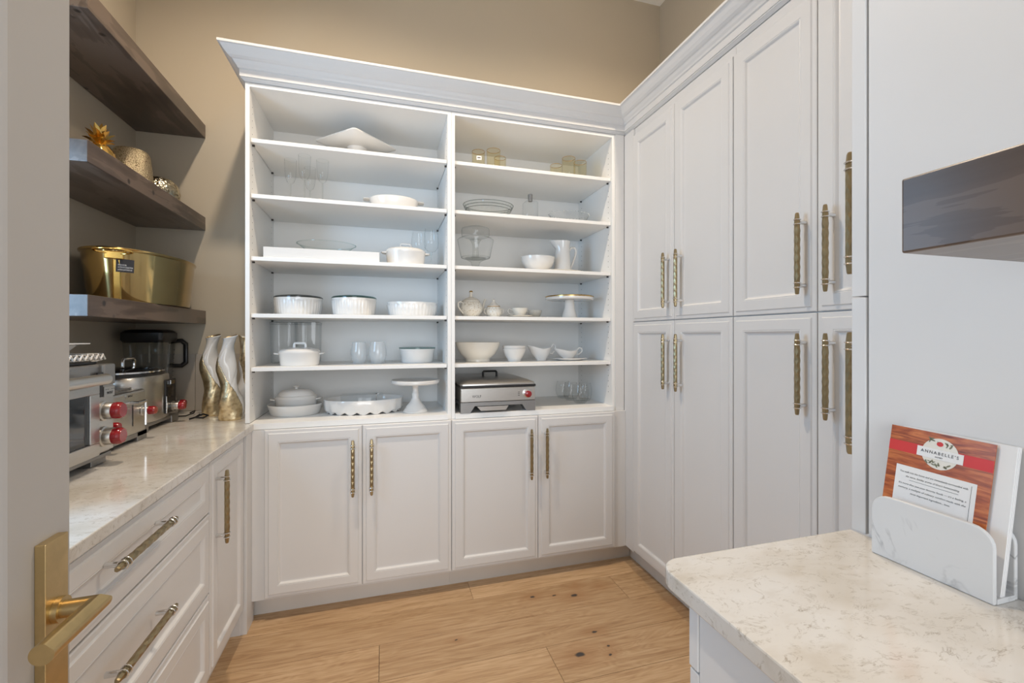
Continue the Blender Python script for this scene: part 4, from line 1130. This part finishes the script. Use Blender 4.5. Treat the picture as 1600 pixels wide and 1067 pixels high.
o = MB().lathe(cup_prof([(0.075, 0), (0.080, 0.004), (0.074, 0.10), (0.066, 0.165), (0.058, 0.178), (0.05, 0.180)], 0.004), seg=48).build('speckled_vase', M['hamgold'], None, True)
o.location = (-1.085, 2.365, 1.967); tag(o, 'tapered gold mosaic vase in the middle of the middle dark shelf', 'vase')
o = MB().lathe(cup_prof([(0.030, 0), (0.050, 0.008), (0.082, 0.045), (0.087, 0.075), (0.075, 0.115), (0.056, 0.136)], 0.004), seg=48).build('crackled_bowl', M['hamsilver'], None, True)
o.location = (-1.085, 2.620, 1.967); tag(o, 'round crackled silver-gold bowl at the far end of the middle dark shelf', 'bowl')

# ================================================================== appliances on the left counter
CT = 0.914 + E
def knob(parent, x, y, z, r=0.022, depth=0.045, body=0.024):
    """control knob sticking out along +X: metal skirt and red grip"""
    k = MB().lathe([(0, 0), (r * 1.18, 0), (r * 1.18, 0.006), (r, 0.008), (r, body), (r * 0.94, body + 0.002), (0, body + 0.002)], seg=32).build('knob', M['steel'], parent, True, world=False)
    k.location = (x, y, z); k.rotation_euler = (0, pi / 2, 0)
    g_ = MB().lathe([(0, 0), (r * 0.97, 0), (r * 1.0, 0.004), (r * 0.98, depth - body - 0.006), (r * 0.80, depth - body), (0, depth - body)], seg=32)
    gr = g_.build('grip', M['red'], k, True, world=False)
    gr.location = (0, 0, body + 0.0022)
    return k
c = thing('countertop_oven', 'stainless countertop oven with two red knobs nearest the door', 'oven', (-1.03, 1.475, CT))
ox = 0.178   # front plane, local x
part('body', MB().box((-0.205, -0.265, 0.034), (ox, 0.2625, 0.316)), M['steel_dark'], c, smooth=False, bevel=0.008)
b = MB()
for yy in (-0.265, 0.180):
    for xx in (-0.20, ox - 0.085):
        b.box((xx, yy, 0.0), (xx + 0.075, yy + 0.075, 0.0335))
b.box((-0.205, -0.265, 0.022), (ox, 0.2625, 0.0335))
part('feet', b, M['steel_dark'], c, smooth=False, bevel=0.002)
part('control_panel', MB().box((ox + 0.0003, 0.163, 0.042), (ox + 0.006, 0.2615, 0.268)), M['steel'], c, smooth=False, bevel=0.001)
part('display', MB().box((ox + 0.0063, 0.172, 0.215), (ox + 0.011, 0.1985, 0.292)), M['black'], c, smooth=False, bevel=0.001)
bd_ = part('badge', MB().box((ox + 0.0063, 0.203, 0.213), (ox + 0.012, 0.258, 0.246)), M['steel'], c, smooth=False, bevel=0.001)
text_obj('lettering', 'WOLF', 0.012, M['ink'], bd_, (ox + 0.0124, 0.2305, 0.2245), (pi / 2, 0, pi / 2), 0.0002, maxw=0.032)
dk = MB()
for yy in (0.208, 0.218, 0.240, 0.250):
    dk.box((ox + 0.0121, yy, 0.235), (ox + 0.0123, yy + 0.006, 0.2365))
part('panel_marks', dk, M['ink'], c, smooth=False)
b = MB()
y0, y1, z0, z1 = -0.262, 0.160, 0.042, 0.255
for q in (((ox + 0.0003, y0, z0), (ox + 0.022, y1, z0 + 0.040)), ((ox + 0.0003, y0, z1 - 0.026), (ox + 0.022, y1, z1)), ((ox + 0.0003, y0, z0 + 0.040), (ox + 0.022, y0 + 0.05, z1 - 0.026)), ((ox + 0.0003, y1 - 0.044, z0 + 0.040), (ox + 0.022, y1, z1 - 0.026))):
    b.box(*q)
dd = part('oven_door', b, M['steel'], c, smooth=False, bevel=0.002)
part('window', MB().box((ox + 0.0005, y0 + 0.05, z0 + 0.040), (ox + 0.014, y1 - 0.044, z1 - 0.026)), M['blackgloss'], dd, smooth=False)
part('door_handle', MB().tube([(ox + 0.046, -0.27, 0.275), (ox + 0.046, 0.143, 0.275)], 0.0165, 20).box((ox + 0.002, 0.110, 0.264), (ox + 0.046, 0.136, 0.286)), M['steel'], dd, angle=40)
part('side_bracket', MB().box((ox - 0.05, 0.200, 0.2495), (ox + 0.0125, 0.2635, 0.3165)), M['steel_dark'], c, smooth=False, bevel=0.006)
for z in (0.090, 0.170):
    knob(c, ox + 0.0062, 0.207, z, 0.0265, 0.051, 0.027)

c = thing('trivet_tray', 'dark baking tray with pierced pale rim on top of the oven', 'tray', (-1.02, 1.50, CT + 0.3168))
part('tray', MB().box((-0.15, -0.20, 0.0), (0.15, 0.20, 0.008)), M['black'], c, smooth=False, bevel=0.003)
b = MB()
b.tube([(-0.158, -0.208, 0.014), (0.158, -0.208, 0.014), (0.158, 0.208, 0.014), (-0.158, 0.208, 0.014), (-0.158, -0.208, 0.014)], 0.0035, 8)
b.tube([(-0.158, -0.208, 0.030), (0.158, -0.208, 0.030), (0.158, 0.208, 0.030), (-0.158, 0.208, 0.030), (-0.158, -0.208, 0.030)], 0.0035, 8)
for k in range(17):
    yy = -0.20 + k * 0.025
    b.tube([(0.158, yy, 0.014), (0.158, yy + 0.0125, 0.030), (0.158, yy + 0.025, 0.014)], 0.003, 6)
for k in range(12):
    xx = -0.15 + k * 0.025
    b.tube([(xx, 0.208, 0.014), (xx + 0.0125, 0.208, 0.030), (xx + 0.025, 0.208, 0.014)], 0.003, 6)
for k in range(4):
    xx, yy = ((-0.14, -0.19), (0.14, -0.19), (-0.14, 0.19), (0.14, 0.19))[k]
    b.tube([(xx, yy, 0.006), (xx * 1.13, yy * 1.095, 0.014)], 0.003, 6)
part('rail', b, M['stoneware'], c)
c = thing('footed_bowl', 'white square flared bowl standing in the tray on the oven', 'bowl', (-1.0, 1.60, CT + 0.3168 + 0.0086))
def sq4(w, z): return [(-w, -w, z), (w, -w, z), (w, w, z), (-w, w, z)]
part('bowl', MB().loops([sq4(0.052, 0.0), sq4(0.055, 0.006), sq4(0.085, 0.050), sq4(0.108, 0.054), sq4(0.108, 0.057), sq4(0.082, 0.054), sq4(0.05, 0.012)]), M['porcelain'], c, smooth=False)
c = thing('red_cloth', 'folded dark red cloth lying in the white flared bowl', 'cloth', (-1.0, 1.60, CT + 0.3168 + 0.0086 + 0.0575))
part('fold', MB().rbox((-0.086, -0.088, 0.0), (0.07, 0.075, 0.010), 0.015), simple('dark_red_cloth', (0.16, 0.015, 0.02), 0.8), c, angle=30)

c = thing('toaster', 'stainless two-slot toaster with red knob between oven and cooker', 'toaster', (-1.05, 1.93, CT))
tx = 0.138
part('body', MB().box((-0.13, -0.165, 0.024), (tx, 0.165, 0.196)), M['steel'], c, smooth=False, bevel=0.010)
part('base', MB().box((-0.13, -0.166, 0.016), (tx + 0.002, 0.166, 0.0345)).box((tx - 0.06, 0.095, 0.0), (tx + 0.002, 0.166, 0.0345)).box((tx - 0.06, -0.166, 0.0), (tx + 0.002, -0.095, 0.0345)).box((-0.13, 0.095, 0.0), (-0.07, 0.166, 0.0345)).box((-0.13, -0.166, 0.0), (-0.07, -0.095, 0.0345)), M['steel_dark'], c, smooth=False, bevel=0.002)
b = MB()
for k in range(12):
    b.box((-0.09, -0.135 + k * 0.0235, 0.1962), (0.10, -0.130 + k * 0.0235, 0.202))
b.box((-0.09, -0.14, 0.1962), (-0.084, 0.14, 0.204)).box((0.094, -0.14, 0.1962), (0.10, 0.14, 0.204))
part('warming_rack', b, M['steel_dark'], c, smooth=False)
bb = part('badge', MB().rbox((tx + 0.0002, 0.015, 0.172), (tx + 0.003, 0.070, 0.188), 0.003, axis='X'), M['steel'], c, angle=30)
text_obj('lettering', 'WOLF', 0.011, M['ink'], bb, (tx + 0.0033, 0.0425, 0.180), (pi / 2, 0, pi / 2), 0.0002, maxw=0.032)
part('front_panel', MB().box((tx + 0.0003, -0.08, 0.045), (tx + 0.004, 0.105, 0.160)), M['steel'], c, smooth=False, bevel=0.001)
part('slot_line', MB().box((tx + 0.0042, 0.055, 0.065), (tx + 0.005, 0.060, 0.145)), M['black'], c, smooth=False)
part('lever', MB().tube([(tx + 0.004, 0.040, 0.155), (tx + 0.030, 0.040, 0.155), (tx + 0.030, 0.090, 0.155)], 0.006, 8).tube([(tx + 0.026, 0.100, 0.150), (tx + 0.026, 0.100, 0.062)], 0.004, 8), M['chrome'], c)
knob(c, tx + 0.0005, 0.128, 0.113, 0.0165, 0.046, 0.022)
knob(c, tx + 0.0005, -0.120, 0.095, 0.0165, 0.046, 0.022)

c = thing('slow_cooker', 'stainless oval slow cooker with glass lid and red knob', 'cooker', (-1.075, 2.315, CT))
cp = [(0, 0.034), (0.985, 0.034), (1.0, 0.04), (1.0, 0.20), (0.985, 0.226), (0.955, 0.232), (0, 0.232)]
part('body', MB().lathe(cp, seg=64, sx=0.118, sy=0.185, fn=lambda t, r, z: (r * (1.0 / ((abs(cos(t)) ** 3 + abs(sin(t)) ** 3) ** (1 / 3.0))), z)), M['steel'], c, angle=40)
b = MB()
for sx_ in (-1, 1):
    for sy_ in (-1, 1):
        b.box((sx_ * 0.10 - 0.022, sy_ * 0.140 - 0.035, 0.0), (sx_ * 0.10 + 0.022, sy_ * 0.140 + 0.035, 0.034))
b.box((-0.11, -0.172, 0.020), (0.118, 0.172, 0.0338))
part('base', b, M['steel_dark'], c, smooth=False, bevel=0.003)
part('crock_rim', MB().lathe([(0.93, 0.2325), (0.985, 0.2325), (0.985, 0.244), (0.93, 0.246), (0.93, 0.2325)], seg=56, sx=0.118, sy=0.175), M['black'], c)
part('lid', MB().lathe([(0, 0.268), (0.5, 0.266), (0.85, 0.256), (0.97, 0.2475), (0.99, 0.2475), (0.97, 0.2535), (0.85, 0.260), (0.5, 0.270), (0, 0.272)], seg=56, sx=0.116, sy=0.172), M['blackgloss'], c)
part('lid_band', MB().lathe([(0.985, 0.2468), (1.0, 0.2468), (1.0, 0.2535), (0.985, 0.2535), (0.985, 0.2468)], seg=56, sx=0.118, sy=0.174), M['chrome'], c)
part('lid_handle', MB().tube([(0.02, -0.085, 0.272), (0.02, -0.085, 0.298), (0.02, -0.078, 0.306), (0.02, -0.002, 0.306), (0.02, 0.005, 0.298), (0.02, 0.005, 0.272)], 0.007, 8), M['chrome'], c)
part('control_plate', MB().box((0.1165, 0.045, 0.050), (0.123, 0.145, 0.205)), M['black'], c, smooth=False, bevel=0.003)
part('display', MB().box((0.1232, 0.055, 0.125), (0.1245, 0.115, 0.170)), M['blackgloss'], c, smooth=False)
part('trim_bar', MB().box((0.1232, 0.045, 0.052), (0.126, 0.055, 0.130)).box((0.1232, 0.075, 0.182), (0.130, 0.115, 0.200)), M['chrome'], c, smooth=False, bevel=0.001)
knob(c, 0.1235, 0.105, 0.078, 0.019, 0.050, 0.026)

c = thing('blender', 'black-lidded blender with clear jar in the corner behind the cooker', 'blender', (-1.125, 2.62, CT))
part('base', MB().loops([sq4(0.085, 0.0), sq4(0.088, 0.01), sq4(0.080, 0.10), sq4(0.070, 0.135), sq4(0.066, 0.150)]), M['steel'], c, smooth=False, bevel=0.004)
knob(c, 0.083, 0.055, 0.058, 0.016, 0.050, 0.024)
part('jar', MB().loops([sqr(0.066, 0.152, 0.02), sqr(0.070, 0.16, 0.02), sqr(0.084, 0.385, 0.02)], cap1=False), M['jar'], c, angle=30)
b = MB()
for k in range(7):
    b.box((0.083 + k * 0.001, 0.030, 0.200 + k * 0.022), (0.0835 + k * 0.001, 0.042, 0.203 + k * 0.022))
part('measure_marks', b, M['ink'], c, smooth=False)
bl = MB()
for ang in (0.3, 2.0, 3.8):
    bl.tube([(0.064 * cos(ang), 0.064 * sin(ang), 0.17), (0.078 * cos(ang), 0.078 * sin(ang), 0.36)], 0.006, 6)
part('jar_ribs', bl, M['acrylic'], c)
part('lid', MB().loops([sqr(0.082, 0.372, 0.02), sqr(0.089, 0.386, 0.02), sqr(0.089, 0.420, 0.02), sqr(0.076, 0.432, 0.02), sqr(0.06, 0.436, 0.02)]), M['black'], c, angle=30)
part('jar_handle', MB().tube([(0.05, 0.080, 0.375), (0.09, 0.115, 0.380), (0.105, 0.130, 0.362), (0.105, 0.130, 0.262), (0.09, 0.115, 0.246), (0.05, 0.074, 0.250)], 0.0145, 10, flat=0.8), M['black'], c)

# cords
cd = MB().tube([(-0.985, 2.56, CT + 0.005), (-0.955, 2.575, CT + 0.004), (-0.93, 2.60, CT + 0.012), (-0.935, 2.63, CT + 0.020), (-0.96, 2.64, CT + 0.008)], 0.0035, 8).build('power_cord', M['black'], None, True)
tag(cd, 'short black power cord looped at the foot of the blender', 'cord')
cd = MB().tube([(-0.90, 2.47, CT + 0.004), (-0.875, 2.462, CT + 0.012), (-0.845, 2.475, CT + 0.006), (-0.835, 2.505, CT + 0.012), (-0.86, 2.52, CT + 0.018), (-0.885, 2.495, CT + 0.007), (-0.862, 2.485, CT + 0.022)], 0.0042, 8).build('plug_cord', M['black'], None, True)
tag(cd, 'small bundled black plug cord lying left of the vases', 'cord')

# twisted vases
def vase(loc, rz, h, label):
    c = thing('twisted_vase', label, 'vase', loc, rz, group='twisted white and gold vases')
    prof = [(0.0, 0.037), (0.01, 0.039), (0.06, 0.042), (0.16, 0.0455), (0.24, 0.0455), (0.34, 0.040), (0.43, 0.0335), (0.50, 0.0325), (0.58, 0.0345), (0.66, 0.0335), (0.76, 0.0275), (0.84, 0.0235), (0.90, 0.0235), (0.96, 0.027), (1.0, 0.032)]
    n = 80; rings = []; gold = MB(); wht = MB()
    seg = 72
    pr = []
    for i in range(n + 1):
        q = i / n
        for k in range(len(prof) - 1):
            if prof[k][0] <= q <= prof[k + 1][0] + 1e-9:
                u = (q - prof[k][0]) / (prof[k + 1][0] - prof[k][0]); r = prof[k][1] * (1 - u) + prof[k + 1][1] * u
        pr.append((r, q * h))
    def pos(i, j):
        r, z = pr[i]; q = z / h
        th = 2 * pi * j / seg
        tw = th - 1.7 * q * pi
        rr = r * (1 + 0.16 * cos(2 * tw)) + 0.0022 * math.copysign(min(1, abs(6 * sin(tw / 1.0))), 1)
        sway = 0.011 * sin(2 * pi * q + 0.6)
        return (rr * cos(th) + sway, rr * sin(th), z + 0.010 * max(0, (q - 0.88) / 0.12) ** 2 * cos(th - 0.6))
    def is_gold(i, j):
        q = (i + 0.5) / n; th = 2 * pi * (j + 0.5) / seg
        centre = -pi / 2 + pi * (1 - min(1, max(0, (q - 0.18) / 0.74)))     # direction the white side faces
        return cos(th - centre) < 0.0
    for tgt, want in ((gold, True), (wht, False)):
        idx = {}
        def vid(i, j):
            j %= seg
            if (i, j) not in idx:
                idx[(i, j)] = len(tgt.v); tgt.v.append(pos(i, j))
            return idx[(i, j)]
        for i in range(n):
            for j in range(seg):
                if is_gold(i, j) == want:
                    tgt.face((vid(i, j), vid(i, j + 1), vid(i + 1, j + 1), vid(i + 1, j)))
        if want:
            ids = [vid(0, j) for j in range(seg)]; tgt.face(ids[::-1])
    for o in (part('gold_side', gold, M['leafgold'], c, angle=50), part('white_side', wht, M['porcelain'], c, angle=50)):
        sm = o.modifiers.new('thickness', 'SOLIDIFY'); sm.thickness = 0.0025; sm.offset = -1
    return c
vase((-0.843, 2.585, CT), 0.15, 0.405, 'twisted white and gold vase leftmost of the three')
vase((-0.722, 2.43, CT), -0.1, 0.403, 'twisted white and gold vase in front, middle of the three')
vase((-0.686, 2.58, CT), 2.6, 0.40, 'twisted white and gold vase half hidden by the shelf cabinet')

# ================================================================== file holder and papers on the desk
c = thing('file_holder', 'white marble file holder standing on the quartz desk', 'holder', (0.907, 0.518, CT))
def plate(x0, x1, h, y0, y1, r=0.028):
    pts = [(y0, 0.0), (y1, 0.0)]
    for k in range(7):
        t = pi / 2 * k / 6; pts.append((y1 - r + r * cos(t), h - r + r * sin(t)))
    for k in range(7):
        t = pi / 2 + pi / 2 * k / 6; pts.append((y0 + r + r * cos(t), h - r + r * sin(t)))
    return MB().loops([[(x0, a, z) for a, z in pts], [(x1, a, z) for a, z in pts]])
part('front_plate', plate(-0.028, -0.0205, 0.112, -0.0865, 0.0865), M['marble'], c, smooth=False, bevel=0.0015)
part('back_plate', plate(0.0215, 0.029, 0.112, -0.0865, 0.0865), M['marble'], c, smooth=False, bevel=0.0015)
part('bottom', MB().box((-0.0203, -0.0865, 0.0), (0.0213, 0.0865, 0.008)), M['marble'], c, smooth=False)
def sheet(name, label, cat, ybase, lean, w, h, thick, mat, xb, roll=0.0):
    """a sheet standing in the holder: local x = to the right as seen (towards -Y), local y = thickness, local z = up"""
    o = thing(name, label, cat, (xb, ybase, CT + 0.0088), 0)
    o.rotation_mode = 'XYZ'
    R_ = Matrix.Rotation(-pi / 2, 4, 'Z') @ Matrix.Rotation(-lean, 4, 'X') @ Matrix.Rotation(roll, 4, 'Y')
    o.rotation_euler = R_.to_euler('XYZ')
    return o
mc = sheet('menu_card', 'menu card printed with red ribbon over wood grain, front of the file holder', 'menu', 0.532, radians(8.5), 0.15, 0.2, 0.002, None, 0.8935, radians(1.5))
W2, H2 = 0.0745, 0.229
PZ = 0.031        # the print sits this much higher on the taller card
part('card', MB().box((-W2, 0.0, 0.0), (W2, 0.0016, H2)), M['cardwood'], mc, smooth=False)
part('ribbon', MB().box((-W2, -0.0004, 0.153 + PZ), (W2, -0.0001, 0.172 + PZ)), M['ribbonred'], mc, smooth=False)
def disc(cx, cz, rx, rz, yy, n=40):
    b = MB(); b.v = [(cx + rx * cos(2 * pi * k / n), yy, cz + rz * sin(2 * pi * k / n)) for k in range(n)]; b.face(range(n)); return b
em = part('emblem', disc(0.004, 0.163 + PZ, 0.0265, 0.0265, -0.0006), M['cream'], mc, smooth=False)
part('emblem_band', MB().box((-0.029, -0.0012, 0.1535 + PZ), (0.037, -0.0008, 0.1705 + PZ)), M['paper'], em, smooth=False)
text_obj('emblem_name', "ANNABELLE'S", 0.0075, M['ink'], em, (0.004, -0.0014, 0.1635 + PZ), (pi / 2, 0, 0), 0.0001, maxw=0.054, gap=1.35)
text_obj('emblem_motto', "EATERY", 0.003, M['ink'], em, (0.004, -0.0014, 0.1568 + PZ), (pi / 2, 0, 0), 0.0001, maxw=0.011)
part('tomato_print', disc(0.003, 0.180 + PZ, 0.0048, 0.0040, -0.0009, 20), M['ribbonred'], em, smooth=False)
sp = MB()
rg_ = random.Random(5)
for cx, cz, n in ((-0.008, 0.1455, 9), (0.016, 0.1435, 5), (-0.006, 0.1855, 5), (0.018, 0.1795, 5), (0.005, 0.1455, 3)):
    for k in range(n):
        a_ = rg_.uniform(0, pi); l_ = rg_.uniform(0.0015, 0.004); ox_, oz_ = cx + rg_.uniform(-0.006, 0.006), cz + PZ + rg_.uniform(-0.003, 0.003)
        q = disc(0, 0, l_, l_ * 0.35, -0.0009, 8)
        n0 = len(sp.v)
        sp.v += [(ox_ + x * cos(a_) - z * sin(a_), yy, oz_ + x * sin(a_) + z * cos(a_)) for x, yy, z in q.v]; sp.face(range(n0, n0 + 8))
tag(part('sprig_print', sp, M['leafink'], em, smooth=False), kind='stuff')
nt_ = part('text_panel', MB().box((-0.058, -0.0004, 0.030), (0.058, -0.0001, 0.129 + PZ)), M['paper'], mc, smooth=False)
part('panel_line', MB().box((0.0515, -0.0007, 0.030), (0.0518, -0.0005, 0.124 + PZ)).box((-0.035, -0.0007, 0.1045 + PZ), (0.036, -0.0005, 0.105 + PZ)), M['ink'], nt_, smooth=False)
for z, s_, wd in ((0.118, 'You walk into the house and are immediately surrounded with', 0.098), (0.1105, "the warm, familiar aroma of Gran's homecooking.", 0.078),
                  (0.097, "It's more than just your favorite foods \u2014 it's a feeling, a", 0.098), (0.0895, 'memory, a multiple of culinary comfort made with the', 0.098), (0.082, 'most important ingredient... love.', 0.058)):
    text_obj('body_text', s_, 0.0044, M['ink'], nt_, (-0.002, -0.0007, z + PZ), (pi / 2, 0, 0), 0.0, maxw=wd, shear=0.25)
mb2 = sheet('paper_stack', 'thick white menu booklet standing behind the wood-print card', 'booklet', 0.512, radians(8.5), 0.15, 0.2, 0.01, None, 0.8985, radians(1.0))
b = MB()
for k in range(5):
    y_ = k * 0.0022
    b.box((-0.078, y_, 0.0), (0.078 - 0.0004 * (k % 2), y_ + 0.00215, 0.229 + 0.0005 * (k % 3)))
part('pages', b, M['paper'], mb2, smooth=False)
sl = MB().box((0.8855, 0.606, CT), (0.93, 0.6075, CT + 0.03)).build('paper_slip', M['paper'])
tag(sl, 'small white paper slip standing at the far side of the file holder', 'paper')
